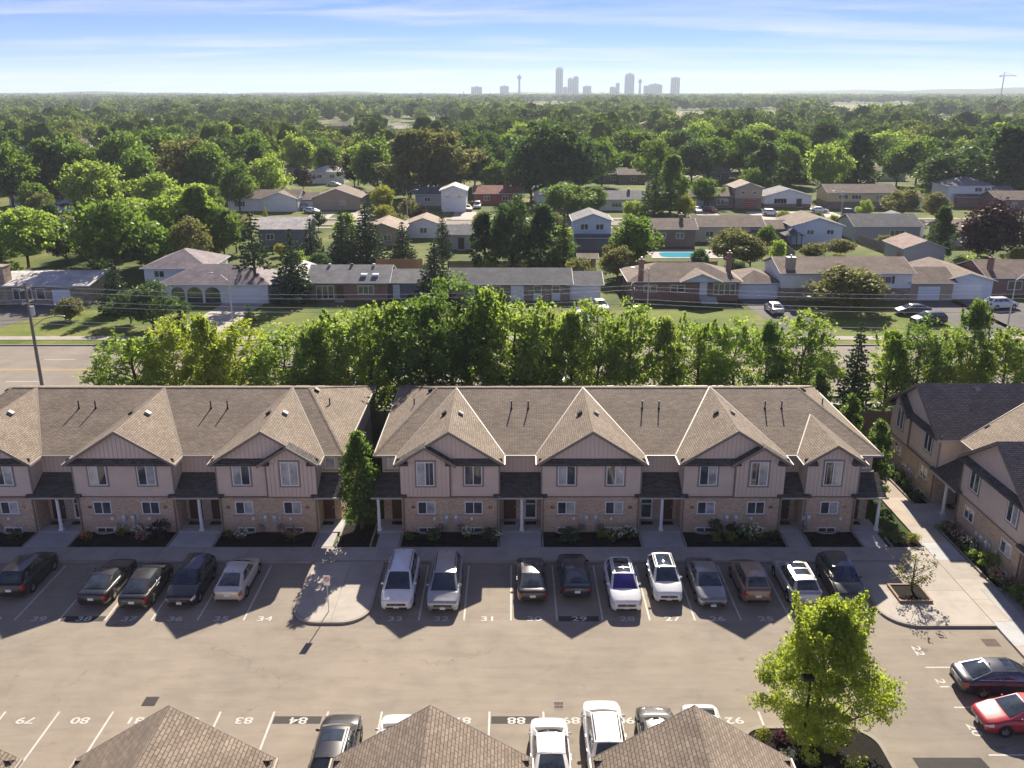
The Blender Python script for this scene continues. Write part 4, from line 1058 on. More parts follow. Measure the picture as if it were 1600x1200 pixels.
def crown_points(rs, n_clump, per, env, clump_r, bias=0.55):
    """Clumps inside an envelope; env(dir array) -> centre, radii at that direction."""
    d = rs.normal(size=(n_clump, 3)); d /= np.linalg.norm(d, axis=1)[:, None]
    r = rs.rand(n_clump)**(1/3.0); r = bias + (1-bias)*r; r[rs.rand(n_clump) < 0.18] *= 0.6
    cen = env(d, r)
    k = rs.normal(size=(n_clump, per, 3)); k /= np.linalg.norm(k, axis=2)[:, :, None]
    k *= (rs.rand(n_clump, per)**0.45)[:, :, None]
    rad = clump_r*(0.6+0.8*rs.rand(n_clump))
    k[:, :, 2] *= 0.75
    P = cen[:, None, :] + k*rad[:, None, None]
    return cen, P.reshape(-1, 3)
def limb_mesh(name, rs, H, r0, tops, first=0.25, n=7):
    b = MB(); pts = [Vector((0, 0, -0.05))]
    segs = 6; wob = rs.normal(size=(segs+1, 2))*0.02*H
    top = 0.86*H
    P = [Vector((wob[i][0]*(i/segs), wob[i][1]*(i/segs), top*i/segs)) for i in range(segs+1)]
    for i in range(segs): b.tube(P[i], P[i+1], r0*(1-0.86*i/segs)+0.01, r0*(1-0.86*(i+1)/segs)+0.01, n, cap=False)
    for c in tops:
        c = Vector(c); h = min(max(c.z-0.55*math.hypot(c.x, c.y)-0.05*H, first*H), 0.8*H); t = h/top*segs; i = min(int(t), segs-1)
        s = P[i].lerp(P[i+1], t-i); r = max(0.012, r0*(1-0.86*t/segs)*0.45)
        m = s.lerp(c, 0.5); m.z -= 0.05*(c-s).length
        b.tube(s, m, r, r*0.6, 5, cap=False); b.tube(m, c, r*0.6, r*0.15+0.004, 4, cap=False)
    return b.mesh(name, True, uv=False)
TREES = {}
def proto(key, kind, H, Wd, n_clump, per, leaf, seed, clump=None, base=0.2, shoots=0):
    """Trunk mesh and crown mesh of unit design, real metres."""
    rs = np.random.RandomState(seed); Rr = Wd/2
    cl = clump or 0.17*Wd
    if kind == 'broad':
        zc = H*(0.5+base/2); rz = H*(1-base)/2
        lob = rs.normal(size=(7, 3)); lob /= np.linalg.norm(lob, axis=1)[:, None]; am = 0.12+0.22*rs.rand(7)
        def env(d, r):
            f = 1 + sum(am[i]*np.maximum(0, (d@lob[i]))**4 for i in range(7)) - 0.12
            q = d*r[:, None]*f[:, None]
            flat = np.where(q[:, 2] < 0, 0.85, 1.0)
            w = 1.0 - 0.25*np.maximum(0, q[:, 2])**2
            return np.stack([q[:, 0]*(Rr-cl*0.6)*w, q[:, 1]*(Rr-cl*0.6)*w, zc + q[:, 2]*(rz-cl*0.4)*flat], 1)
    elif kind == 'upright':
        lob0 = rs.rand()*6
        def env(d, r):
            h = rs.rand(len(d))**0.85; ang = np.arctan2(d[:, 1], d[:, 0])
            prof = np.sin(np.clip(h*0.86+0.12, 0, 1)**0.72*np.pi)**0.9*(1+0.22*np.sin(3*ang+h*7+lob0))
            rad = prof*(Rr-cl*0.5)*np.sqrt(rs.rand(len(d)))*1.05
            return np.stack([np.cos(ang)*rad, np.sin(ang)*rad, H*(base+(1-base)*h*0.95)], 1)
    elif kind == 'column':
        def env(d, r):
            h = rs.rand(len(d)); ang = np.arctan2(d[:, 1], d[:, 0])
            prof = np.minimum(1, (1-h)*1.9)**0.7*(0.72+0.28*np.minimum(1, h*4))
            rad = prof*(Rr-cl*0.4)*(0.55+0.45*rs.rand(len(d)))
            return np.stack([np.cos(ang)*rad, np.sin(ang)*rad, H*(base+(1-base)*h*0.96)], 1)
    if kind == 'spruce':
        pts = []; brs = MB(); nw = int(n_clump)
        brs.tube((0, 0, -0.05), (0, 0, H*0.97), 0.02*H, 0.004*H, 7, cap=False)
        for w in range(nw):
            h = base + (1-base)*(w+0.4*rs.rand())/nw
            rl = Rr*(1-(h-base)/(1-base))**0.85*(0.85+0.3*rs.rand()) + 0.12
            nb = max(4, int(9*(1-h)+5))
            for i in range(nb):
                a = 2*PI*(i+rs.rand()*0.7)/nb; L = rl*(0.75+0.4*rs.rand()); k = max(4, int(per*L/Rr))
                t = np.sqrt(rs.rand(k)); side = (rs.rand(k)-0.5)*0.55*L*(1.1-t)
                x = np.cos(a)*t*L - np.sin(a)*side; y_ = np.sin(a)*t*L + np.cos(a)*side
                z = h*H - 0.30*L*t + 0.16*L*t*t - 0.25*np.abs(side) - 0.15*rs.rand(k)*L*0.4
                pts.append(np.stack([x, y_, z], 1))
        C = np.concatenate(pts); V = leaves(rs, C, leaf, 0.2, True)
        TREES[key] = (brs.mesh(key+'_trunk', True, uv=False), np_mesh(key+'_crown', V.reshape(-1, 3), 4), H, Wd); return
    cen, C = crown_points(rs, n_clump, per, env, cl)
    if shoots:
        ext = []
        for _ in range(shoots):
            a = rs.rand()*2*PI; q = Rr*0.55*math.sqrt(rs.rand()); z0 = H*(0.72+0.2*rs.rand())*(1-0.25*q/Rr); L = H*(0.12+0.10*rs.rand())
            t = rs.rand(per*2, 1); tilt = np.array([math.cos(a)*0.25, math.sin(a)*0.25, 1.0])
            ext.append(np.array([math.cos(a)*q, math.sin(a)*q, z0]) + t*L*tilt + rs.normal(size=(per*2, 3))*0.035*Wd*(1.15-t))
        C = np.concatenate([C]+ext)
    C = C[C[:, 2] > H*base*0.6]
    V = leaves(rs, C, leaf, 0.35, True)
    lim = cen[rs.permutation(len(cen))[:min(len(cen), 46)]]
    TREES[key] = (limb_mesh(key+'_trunk', rs, H, 0.018*H+0.02, lim, base*0.7), np_mesh(key+'_crown', V.reshape(-1, 3), 4), H, Wd)
proto('maple', 'upright', 8.4, 6.9, 330, 116, 0.086, 11, 0.55, 0.08, 30)
for i in range(6):
    if i % 3 == 0: proto('street%d' % i, 'upright', 9.5, 6.2, 130, 56, 0.15, 20+i, 0.66, 0.10, 7)
    else: proto('street%d' % i, 'broad', 9.5, 6.4, 125, 56, 0.15, 20+i, 0.78, 0.07+0.04*(i % 2), 6)
for i in range(4): proto('broad%d' % i, 'broad', 11.0, 10.0, 120, 48, 0.30, 30+i, 1.35, 0.16)
for i in range(2): proto('tall%d' % i, 'upright', 16.0, 9.0, 150, 48, 0.34, 40+i, 1.2, 0.10)
for i in range(3): proto('spruce%d' % i, 'spruce', 12.0, 5.6, 26, 34, 0.20, 50+i, base=0.05)
proto('barespruce', 'spruce', 14.0, 5.4, 16, 36, 0.20, 55, base=0.42)
for i in range(2): proto('column%d' % i, 'column', 7.0, 2.4, 95, 60, 0.115, 60+i, 0.42, 0.06)
proto('pointed', 'column', 7.4, 2.9, 120, 70, 0.11, 66, 0.45, 0.14)
for i in range(2): proto('bush%d' % i, 'broad', 3.0, 4.0, 46, 40, 0.17, 70+i, 0.7, 0.02)
proto('sapling', 'broad', 2.9, 2.8, 40, 16, 0.075, 75, 0.34, 0.12)
for i in range(3): proto('shrub%d' % i, 'broad', 0.9, 1.1, 26, 26, 0.06, 80+i, 0.2, 0.02)
N_TREES = [0]
TREE_SPOTS = []
def plant(key, x, y, h, w, leaf, label, cat='tree', name=None, group=None, rz=None):
    tm, cm, H, Wd = TREES[key]; rr = random.Random(N_TREES[0]*7+3); N_TREES[0] += 1
    root = thing(name or 'tree', (x, y, 0), rz if rz is not None else rr.uniform(0, 6.28), label, cat, group)
    sc = (w/Wd, w/Wd, h/H)
    t = link('trunk' if cat == 'tree' else 'stem', tm, M_BARK, root); t.scale = sc
    c = link('crown' if cat == 'tree' else 'foliage', cm, None, root); c.scale = sc
    if len(cm.materials) == 0: cm.materials.append(M_LF[leaf])
    c.material_slots[0].link = 'OBJECT'; c.material_slots[0].material = M_LF[leaf]
    TREE_SPOTS.append((x, y, w/2))
    return root
# the trees of the foreground
plant('maple', 14.3, 35.0, 7.9, 6.1, 'bright', 'large sunlit yellow-green maple at the lower right', name='maple_tree', rz=0.6)
plant('sapling', 24.6, 48.5, 2.9, 2.9, 'olive', 'thin small tree growing from the wood-framed pit', name='young_tree')
plant('pointed', -10.55, 56.9, 7.5, 2.9, 'green', 'pointed green tree between the two townhouse rows', name='pointed_tree')
for i, (x, y, h, w) in enumerate(((27.0, 61.3, 6.9, 2.5), (26.9, 66.8, 6.8, 2.3), (26.6, 73.6, 7.0, 2.7))):
    plant('column%d' % (i % 2), x, y, h, w, 'green', ('nearest', 'middle', 'farthest')[i] + ' of three columnar trees right of the central townhouses', name='columnar_tree', group='columnar trees beside the walkway')
# row of street trees behind the townhouses (picture x, top y)
row = [(160, 585, 2.2), (205, 515, 5.2), (268, 500, 4.6), (318, 492, 4.4), (362, 508, 4.4), (440, 520, 5.4), (492, 505, 5.0), (530, 478, 5.0), (578, 482, 4.6), (620, 472, 5.0), (668, 462, 5.2), (705, 448, 5.6), (762, 446, 5.6), (806, 462, 5.2),
       (850, 478, 4.8), (893, 484, 4.6), (935, 474, 4.8), (985, 484, 5.2), (1040, 492, 5.0), (1092, 490, 5.2), (1150, 500, 5.6), (1200, 500, 4.6), (1255, 494, 6.2), (1342, 500, 3.6), (1392, 512, 5.4), (1440, 512, 5.0), (1482, 520, 4.4), (1522, 468, 5.0), (1575, 515, 5.0), (1625, 520, 5.0)]
ORD = ['first', 'second', 'third', 'fourth', 'fifth', 'sixth', 'seventh', 'eighth', 'ninth', 'tenth', 'eleventh', 'twelfth', 'thirteenth', 'fourteenth', 'fifteenth', 'sixteenth', 'seventeenth', 'eighteenth', 'nineteenth', 'twentieth',
       'twenty-first', 'twenty-second', 'twenty-third', 'twenty-fourth', 'twenty-fifth', 'twenty-sixth', 'twenty-seventh', 'twenty-eighth', 'twenty-ninth', 'thirtieth']
for i, (u, v, w) in enumerate(row):
    d = 79.2 + (i*37 % 5)*0.55
    h = zat(v, d); x = xat(u, d, h*0.7)
    dark = u in (668, 705, 1342, 1522)
    w *= (1.22 + 0.22*((i*5) % 3)) if u < 900 else (0.98 + 0.16*((i*5) % 3)); key = 'spruce1' if u == 1342 else 'street%d' % (i*5 % 6 if u < 1342 else i % 6)
    lf = 'bright' if u in (268, 318, 362) else ('spruce' if u == 1342 else ('green' if dark or u > 1100 and i % 2 else 'street'))
    plant(key, x, d, h, w, lf, '%s tree from the left in the row behind the townhouses' % ORD[i], name='street_tree', group='street trees behind the townhouses')
# shrubs and flowers in the beds
M_FLW = {'white': plain('white_petal', (0.72, 0.72, 0.60), 0.7), 'orange': plain('orange_petal', (0.55, 0.16, 0.04), 0.7), 'pink': plain('pink_petal', (0.55, 0.22, 0.26), 0.7)}
def shrub(x, y, h, w, leaf, label, flower=None, key=None, z=0.08):
    o = plant(key or 'shrub%d' % (N_TREES[0] % 3), x, y, h, w, leaf, label, cat='shrub', name='shrub', group='shrubs in the townhouse beds'); o.location.z = z
    if flower:
        rs = np.random.RandomState(int(abs(x*100))); n = 34
        d = rs.normal(size=(n, 3)); d[:, 2] = np.abs(d[:, 2])+0.1; d /= np.linalg.norm(d, axis=1)[:, None]
        C = d*np.array([w*0.46, w*0.46, h*0.5]) + np.array([0, 0, h*0.52]); C = np.repeat(C, 5, 0) + rs.normal(size=(n*5, 3))*0.035
        link('blossom', np_mesh('blossom', leaves(rs, C, 0.055, 0.8).reshape(-1, 3), 4), M_FLW[flower], o, kind='stuff')
    return o
shr = [(-29.2, 55.2, .6, .9, 'olive', 'orange', 'orange day lilies at the left end of the left flower bed'), (-27.2, 56.0, .7, .9, 'yellow', 'white', 'yellow-green flowering shrub under the left meters of the left row'),
       (-26.0, 55.9, .7, .8, 'street', 'white', 'white-flowering shrub right of the left row meters'), (-24.3, 55.5, 1.3, 1.5, 'purple', None, 'dark red rounded shrub at the second porch'),
       (-25.3, 55.0, .7, .9, 'olive', 'pink', 'pale pink shrub left of the dark red shrub'), (-19.5, 55.6, .7, .8, 'olive', None, 'low green shrub right of the third porch'),
       (-18.6, 55.3, .8, 1.0, 'olive', 'white', 'greyish flowering shrub before the bay of the beige sedan'), (-15.2, 55.5, .8, 1.3, 'olive', 'pink', 'straw-coloured shrub in the right bed of the left row'),
       (-34.2, 55.4, .8, 1.0, 'dark', None, 'dark shrub at the left picture edge'), (-7.0, 55.3, .6, .9, 'green', None, 'low green shrub behind the white minivan'), (-5.4, 55.2, .8, 1.3, 'green', None, 'leafy green shrub between the minivans'),
       (-3.15, 55.6, .8, .8, 'street', 'white', 'pale green shrub behind the silver minivan'), (-1.6, 55.2, .9, 1.5, 'dark', None, 'wide dark green shrub behind stall 31'), (-1.0, 55.1, .7, .7, 'street', 'white', 'white-flowering shrub behind stall 31'),
       (3.9, 55.1, 1.0, 1.8, 'dark', None, 'grassy dark shrub behind the navy sedan'), (6.2, 55.6, .7, 1.0, 'street', None, 'bright shrub left of the white SUV'), (7.0, 55.3, .8, 1.3, 'yellow', 'white', 'yellow-green shrub behind the white SUV'),
       (8.1, 55.5, .9, 1.2, 'green', 'white', 'bright leafy shrub at the right end behind the white SUV'), (14.0, 54.9, .7, .9, 'street', None, 'round pale green shrub behind the grey sedan'), (15.0, 54.9, .8, .9, 'street', None, 'second round pale green shrub behind the bronze SUV'),
       (16.5, 55.2, 1.25, 1.7, 'street', 'white', 'large white hydrangea in the bed behind the bronze SUV'), (18.0, 55.2, .8, 1.0, 'dark', None, 'small dark shrub right of the white hydrangea'), (14.2, 56.0, 1.2, .9, 'dark', None, 'dark shrub under the meters behind the grey sedan'), (15.3, 56.0, .9, .9, 'purple', None, 'dark purple shrub left of the white hydrangea')]
for x, y, h, w, lf, fl, lb in shr: shrub(x, y, h, w, lf, lb, fl)
shrub(26.3, 54.8, .8, 1.6, 'olive', 'olive shrub in the bed at the right end of the central row', z=.1); shrub(27.3, 54.9, .7, 1.0, 'yellow', 'yellow-green shrub beside the long walkway', z=.1)
rb = random.Random(8)
bed(30.0, 31.15, 'narrow planted bed along the right-hand townhouses', 44.7, 57.3); bed(30.0, 31.15, 'narrow bed north of the porch of the right-hand townhouses', 60.9, 69.5)
nth = ('nearest', 'second', 'third', 'fourth', 'fifth', 'sixth', 'seventh', 'eighth', 'ninth')
for i in range(9):
    shrub(30.55+rb.uniform(-.15, .15), 46.0+i*1.3, rb.uniform(.7, 1.35), rb.uniform(1.0, 1.6), rb.choice(['green', 'dark', 'street', 'green']), '%s shrub counted up the bed of the right-hand townhouses' % nth[i], rb.choice([None, 'white', None, 'pink']))
for i in range(5):
    shrub(30.5, 61.6+i*1.6, rb.uniform(.6, 1.0), rb.uniform(.9, 1.4), 'dark', '%s shrub beyond the porch of the right-hand townhouses' % nth[i])
for i, (x, y, lf, fl) in enumerate(((11.9, 35.2, 'yellow', None), (12.8, 35.0, 'purple', 'pink'), (12.6, 33.7, 'street', 'white'), (13.6, 33.4, 'green', None))):
    shrub(x, y, .7, .9, lf, ('yellow', 'dark red', 'white-flowering', 'green')[i] + ' shrub in the kerbed bed under the maple', fl)
# ------------------------------------------------------------------ houses of the suburb
RC = {'brown': (0.20, 0.155, 0.125), 'tan': (0.33, 0.26, 0.20), 'grey': (0.20, 0.20, 0.205), 'dgrey': (0.115, 0.118, 0.128), 'pale': (0.55, 0.52, 0.48), 'mauve': (0.27, 0.23, 0.235), 'red': (0.27, 0.125, 0.095), 'pinkb': (0.30, 0.215, 0.185)}
WC = {'white': (0.78, 0.78, 0.76), 'cream': (0.66, 0.58, 0.42), 'tan': (0.42, 0.34, 0.25), 'grey': (0.40, 0.40, 0.40), 'blue': (0.30, 0.38, 0.48), 'pblue': (0.62, 0.70, 0.78), 'yellow': (0.60, 0.50, 0.27), 'slate': (0.16, 0.18, 0.22), 'red': (0.30, 0.09, 0.06)}
M_HROOF = {k: shingle('house_roof_'+k, [min(0.8, q*1.15) for q in v], 0.16, 0.32) for k, v in RC.items()}
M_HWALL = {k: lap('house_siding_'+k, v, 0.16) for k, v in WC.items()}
M_HWALL['brick'] = brickish('house_red_brick', (0.30, 0.125, 0.085), (0.21, 0.085, 0.06), (0.34, 0.29, 0.25), 0.24, 0.08, 0.012)
M_HWALL['stone'] = brickish('house_stone', (0.38, 0.30, 0.22), (0.20, 0.15, 0.11), (0.34, 0.31, 0.27), 0.5, 0.24, 0.02)
M_HWALL['brownb'] = brickish('house_brown_brick', (0.24, 0.17, 0.13), (0.16, 0.115, 0.09), (0.30, 0.27, 0.24), 0.24, 0.08, 0.012)
M_SOFF = plain('white_fascia', (0.74, 0.73, 0.71), 0.6, var=0.05)
M_GAR = plain('garage_white', (0.74, 0.77, 0.80), 0.5, var=0.04)
M_GARR = plain('garage_red', (0.30, 0.06, 0.05), 0.5)
M_CHIM = M_HWALL['brick']
HOUSES = []
M_SHUT = plain('shutter_dark', (0.03, 0.035, 0.05), 0.6)
def roof_mesh(w, d, h, kind, pitch, oh=0.45, th=0.16):
    """Roof of a box w wide (x) and d deep (y, 0..d); gx = ridge along x, gy = ridge along y."""
    b = MB(); x0, x1, y0, y1 = -w/2-oh, w/2+oh, -oh, d+oh
    if kind == 'gx':
        zr = h + (d/2+oh)*pitch; ym = d/2; A, B, C_, D = (x0,y0,h), (x1,y0,h), (x1,y1,h), (x0,y1,h); E, F = (x0,ym,zr), (x1,ym,zr)
        b.quad(A, B, F, E); b.quad(C_, D, E, F)
        lo = [(p[0], p[1], p[2]-th) for p in (A, B, F, E, C_, D)]
        b.quad(lo[3], lo[2], lo[1], lo[0]); b.quad(lo[2], lo[3], lo[5], lo[4])
        gab = [[(s*w/2, 0.02, h-0.05), (s*w/2, d-0.02, h-0.05), (s*w/2, ym, h+d/2*pitch-0.05)] for s in (-1, 1)]
        edges = [(A, B), (C_, D), (A, E), (E, D), (B, F), (F, C_)]
    elif kind == 'gy':
        zr = h + (w/2+oh)*pitch; A, B, C_, D = (x0,y0,h), (x1,y0,h), (x1,y1,h), (x0,y1,h); E, F = (0,y0,zr), (0,y1,zr)
        b.quad(A, E, F, D); b.quad(E, B, C_, F)
        lo = [(p[0], p[1], p[2]-th) for p in (A, E, F, D, B, C_)]
        b.quad(lo[3], lo[2], lo[1], lo[0]); b.quad(lo[2], lo[5], lo[4], lo[1])
        gab = [[(-w/2, y, h-0.05), (w/2, y, h-0.05), (0, y, h+w/2*pitch-0.05)] for y in (0.0, d)]
        edges = [(A, D), (B, C_), (A, E), (E, B), (C_, F), (F, D)]
        b.f = [tuple(reversed(f)) if i < 2 else f for i, f in enumerate(b.f)]
    else:
        if w >= d: hr = d/2+oh; E, F = (x0+hr*0.95, d/2, h+hr*pitch), (x1-hr*0.95, d/2, h+hr*pitch)
        else: hr = w/2+oh; E, F = (0, y0+hr*0.95, h+hr*pitch), (0, y1-hr*0.95, h+hr*pitch)
        A, B, C_, D = (x0,y0,h), (x1,y0,h), (x1,y1,h), (x0,y1,h)
        if w >= d: b.quad(A, B, F, E); b.quad(B, C_, F); b.quad(C_, D, E, F); b.quad(D, A, E)
        else: b.quad(A, B, E); b.quad(B, C_, F, E); b.quad(C_, D, F); b.quad(D, A, E, F)
        b.quad(*[(p[0], p[1], h-0.12) for p in (D, C_, B, A)])
        gab = []; edges = [(A, B), (B, C_), (C_, D), (D, A)]
    # make the top faces look up
    for i, f in enumerate(b.f):
        p = [Vector(b.v[j]) for j in f[:3]]; n = (p[1]-p[0]).cross(p[2]-p[0])
        top = abs(max(b.v[j][2] for j in f) - min(b.v[j][2] for j in f)) > 0 and b.v[f[0]][2] > h-0.01
        if top and n.z < 0: b.f[i] = tuple(reversed(f))
    return b, gab, edges
def wing(root, x, y, w, d, h, rk, rc, wall, pitch=0.36, openings=(), z0=0.0, first=True, lower=None):
    """One box of a house with its roof; front wall at y facing -y. openings: (kind, x, z0, z1, w)."""
    if lower:
        wl_ = MB().box(x-w/2, x+w/2, y, y+d, 0, lower[1]).build('wall', M_HWALL[lower[0]], root)
        MB().box(x-w/2-0.03, x+w/2+0.03, y-0.03, y+d+0.03, lower[1]+0.002, h-0.03).build('upper_wall', M_HWALL[wall], root)
    else: MB().box(x-w/2, x+w/2, y, y+d, 0, h-0.03).build('wall', M_HWALL[wall], root)
    b, gab, edges = roof_mesh(w, d, h, rk, pitch)
    ro = b.build('roof', M_HROOF[rc], root); ro.location = (x, y, 0)
    for g in gab:
        n = Vector((0.06 if rk == 'gx' else 0, 0.06 if rk == 'gy' else 0, 0))
        MB().extr(g, n).build('gable', M_HWALL[wall], ro)
    t = MB()
    for p, q in edges: t.tube(Vector(p)-Vector((0,0,0.07)), Vector(q)-Vector((0,0,0.07)), 0.075, n=4)
    t.build('fascia', M_SOFF, ro)
    yo = -0.04 if lower else 0.0
    for o in openings:
        k, ox, a, c, ow = o; X = x+ox; yy = y + (yo if a > 1.9 else 0)
        if k == 'w' or k == 'ws':
            f = MB(); tt = 0.09
            f.box(X-ow/2, X+ow/2, yy-0.07, yy-0.001, c-tt, c); f.box(X-ow/2, X+ow/2, yy-0.07, yy-0.001, a, a+tt)
            nn = max(1, round(ow/0.9))
            for i in range(nn+1): xx = X-ow/2+(ow-tt)*i/nn; f.box(xx, xx+tt, yy-0.065, yy-0.001, a+tt, c-tt)
            wo = f.build('window', M_WFRAME, root); MB().box(X-ow/2+tt, X+ow/2-tt, yy-0.03, yy-0.003, a+tt, c-tt).build('pane', M_PANE_D, wo)
            if k == 'ws':
                for s in (-1, 1): MB().box(X+s*(ow/2+0.22)-0.18, X+s*(ow/2+0.22)+0.18, yy-0.05, yy-0.001, a, c).build('shutter', M_SHUT, wo)
        elif k in ('g', 'gr'):
            go = MB().box(X-ow/2, X+ow/2, yy-0.05, yy-0.001, a, c).build('garage_door', M_GAR if k == 'g' else M_GARR, root)
            for i in range(1, 4): z = a+(c-a)*i/4; MB().box(X-ow/2, X+ow/2, yy-0.056, yy-0.051, z-0.02, z+0.02).build('panel_joint', M_METER, go)
        elif k == 'd':
            do = MB().box(X-ow/2, X+ow/2, yy-0.06, yy-0.001, a, c).build('door', M_GAR if rc in ('dgrey', 'brown') else M_DOOR, root)
            MB().box(X-ow/2-0.12, X+ow/2+0.12, yy-0.9, yy-0.07, 0, a-0.01 if a > 0.1 else 0.08).build('step', M_PORCH, root)
        elif k == 'arch':
            pts = [(X-ow/2, yy-0.02, a), (X+ow/2, yy-0.02, a)] + [(X+ow/2*math.cos(t), yy-0.02, c-ow/2*0.8+ow/2*0.8*math.sin(t)) for t in [PI*i/10 for i in range(11)]]
            MB().extr(pts, (0, -0.03, 0)).build('arch_opening', M_PANE_D, root)
        elif k == 'base':
            MB().box(X-ow/2, X+ow/2, yy-0.05, yy-0.001, a, c).build('cladding', M_HWALL['stone'], root)
    return ro
def chimney(root, x, y, z0, z1, mat=None, w=0.35):
    c = MB().box(x-w, x+w, y-w, y+w, z0, z1); c.box(x-w-0.07, x+w+0.07, y-w-0.07, y+w+0.07, z1, z1+0.12)
    o = c.build('chimney', mat or M_CHIM, root); MB().tube((x, y, z1+0.12), (x, y, z1+0.45), 0.13, n=8).build('flue', M_METER, o)
def roof_vents(root, x0, x1, y, z, n):
    for i in range(n):
        x = x0+(x1-x0)*(i+0.5)/n; MB().box(x-0.18, x+0.18, y-0.18, y+0.18, z-0.1, z+0.2).build('roof_vent', M_VENT if i % 2 else M_WFRAME, root)
def house(u, v, label, short, rz=0, cat='house', name='house'):
    p = ground(u, v); root = thing(name, p, R(rz), label, cat, 'suburban houses')
    HOUSES.append((p.x, p.y, short, u, v)); return root
FOOT = []      # footprints that trees keep clear of: x0 x1 y0 y1
def foot(root, w, d, pad=1.0, dx=0):
    p = root.location; FOOT.append((p.x+dx-w/2-pad, p.x+dx+w/2+pad, p.y-pad, p.y+d+pad))
def drive(x0, x1, y0, y1, mat=None, skew=0.0):
    sheet('driveway', [(x0+skew, y0), (x1+skew, y0), (x1, y1), (x0, y1)], 0.022, mat or M_DRIVE, kind='structure')
# --- first row, facing the main road
h = house(62, 476, 'low white-roofed modern house with stone chimney at the left edge', 'low white-roofed house'); foot(h, 16, 11)
wing(h, 0, 0, 14.5, 11, 2.9, 'gx', 'pale', 'stone', 0.13, (('g', 3.4, 0.05, 2.2, 2.6), ('w', -2.2, 0.7, 2.4, 2.8), ('w', 0.4, 0.7, 2.4, 1.3)))
chimney(h, -5.6, 1.2, 2.5, 5.4, M_HWALL['stone'], 1.0); drive(h.location.x-4, h.location.x+6, 109.4, h.location.y, skew=-6)
h = house(337, 474, 'mauve hip-roofed house with arched porch and wide white garage', 'mauve hip-roofed house'); foot(h, 24, 12, dx=-2)
wing(h, 0, 0, 15.6, 9, 2.9, 'hip', 'mauve', 'white', 0.42, (('arch', -5.3, 0.1, 2.4, 1.9), ('arch', -2.9, 0.1, 2.4, 2.2), ('arch', -0.3, 0.1, 2.4, 2.2), ('g', 4.0, 0.05, 2.1, 4.4)))
wing(h, -7.2, 5.0, 9.5, 10, 4.3, 'hip', 'mauve', 'white', 0.40, (('w', -2.5, 2.8, 3.9, 1.6),)); drive(h.location.x+1.2, h.location.x+7.2, 109.4, h.location.y, M_CONC, -1.5)
wing(h, 10.5, 2.0, 6.0, 10, 2.9, 'gy', 'pale', 'white', 0.36, (('arch', 0, 0.1, 2.3, 2.2),))
h = house(545, 470, 'grey-roofed red brick bungalow with two skylights', 'skylit brick bungalow'); foot(h, 18, 10, dx=3)
wing(h, 0, 0, 11.5, 9, 2.8, 'gx', 'grey', 'brick', 0.36, (('w', 2.6, 1.0, 2.3, 2.4), ('w', -3.4, 0.3, 2.3, 2.6), ('d', -1.2, 0.2, 2.3, 1.0)))
for x in (2.2, 3.9): MB().box(x-0.45, x+0.45, 1.2, 2.2, 3.35, 3.72).build('skylight', M_GAR, h)
wing(h, 9.1, 1.5, 6.6, 7, 2.5, 'gx', 'grey', 'slate', 0.34, (('g', -2.2, 0.05, 2.1, 1.0),)); roof_vents(h, -5, 5, 4.3, 4.55, 3)
h = house(823, 470, 'long dark-roofed ranch house with stone panels and white doors', 'long ranch house'); foot(h, 24, 10)
wing(h, -2.4, 0, 17.5, 8.5, 2.6, 'gx', 'dgrey', 'stone', 0.33, (('d', 1.0, 0.15, 2.3, 1.9), ('w', 4.0, 1.1, 2.3, 1.2), ('w', 6.7, 1.1, 2.3, 1.2), ('w', -5.0, 1.0, 2.3, 2.4), ('w', -2.0, 1.0, 2.3, 1.0)))
for x in (1.6, 4.3): MB().box(x-0.62, x+0.62, -0.05, -0.001, 0.05, 1.08).build('white_panel', M_GAR, h)
wing(h, 8.6, 0.4, 4.6, 7.5, 2.4, 'gx', 'dgrey', 'white', 0.30, (('g', 0, 0.05, 2.1, 3.8),)); roof_vents(h, -8, 4, 5, 3.75, 4)
drive(h.location.x+6, h.location.x+10.8, 109.4, h.location.y, M_DRIVE)
h = house(1068, 470, 'brick house with brown hip roof, small central gable and bay window', 'central-gable brick house'); foot(h, 23, 11, dx=3)
ro = wing(h, 0, 0, 16, 9.5, 3.0, 'hip', 'brown', 'brick', 0.36, (('w', -5.0, 1.3, 2.4, 2.0), ('w', -1.0, 1.3, 2.4, 2.2), ('d', 2.8, 0.9, 2.8, 1.1), ('w', 5.9, 0.9, 2.6, 3.3)))
gb, gab, ed = roof_mesh(5.4, 4.5, 3.05, 'gy', 0.40); o = gb.build('porch_gable_roof', M_HROOF['brown'], h); o.location = (2.2, -0.9, 0.05)
MB().extr([(-0.6, -0.88, 3.05), (5.0, -0.88, 3.05), (2.2, -0.88, 4.1)], (0, 0.1, 0)).build('gable', M_HWALL['pblue'], h)
t = MB()
for s in (-1, 1): t.tube((2.2+s*3.15, -1.36, 3.02), (2.2, -1.36, 4.28), 0.09, n=4)
t.build('fascia', M_SOFF, h); chimney(h, -6.4, 0.4, 0, 6.0); chimney(h, 7.6, 5.4, 2.8, 6.1)
for i in range(5): MB().box(2.3, 4.6, -0.95-0.3*i, -0.66-0.3*i, 0.0, 0.80-0.16*i).build('step', M_PORCH, h)
wing(h, 11.2, 1.2, 6.4, 8, 2.5, 'hip', 'brown', 'pblue', 0.36, (('g', 0, 0.05, 2.1, 5.6),)); drive(h.location.x+8.2, h.location.x+14.5, 109.4, h.location.y+1.2, skew=1.5)
h = house(1335, 470, 'long brown-roofed split-level house with white upper floor', 'long split-level house'); foot(h, 27, 11)
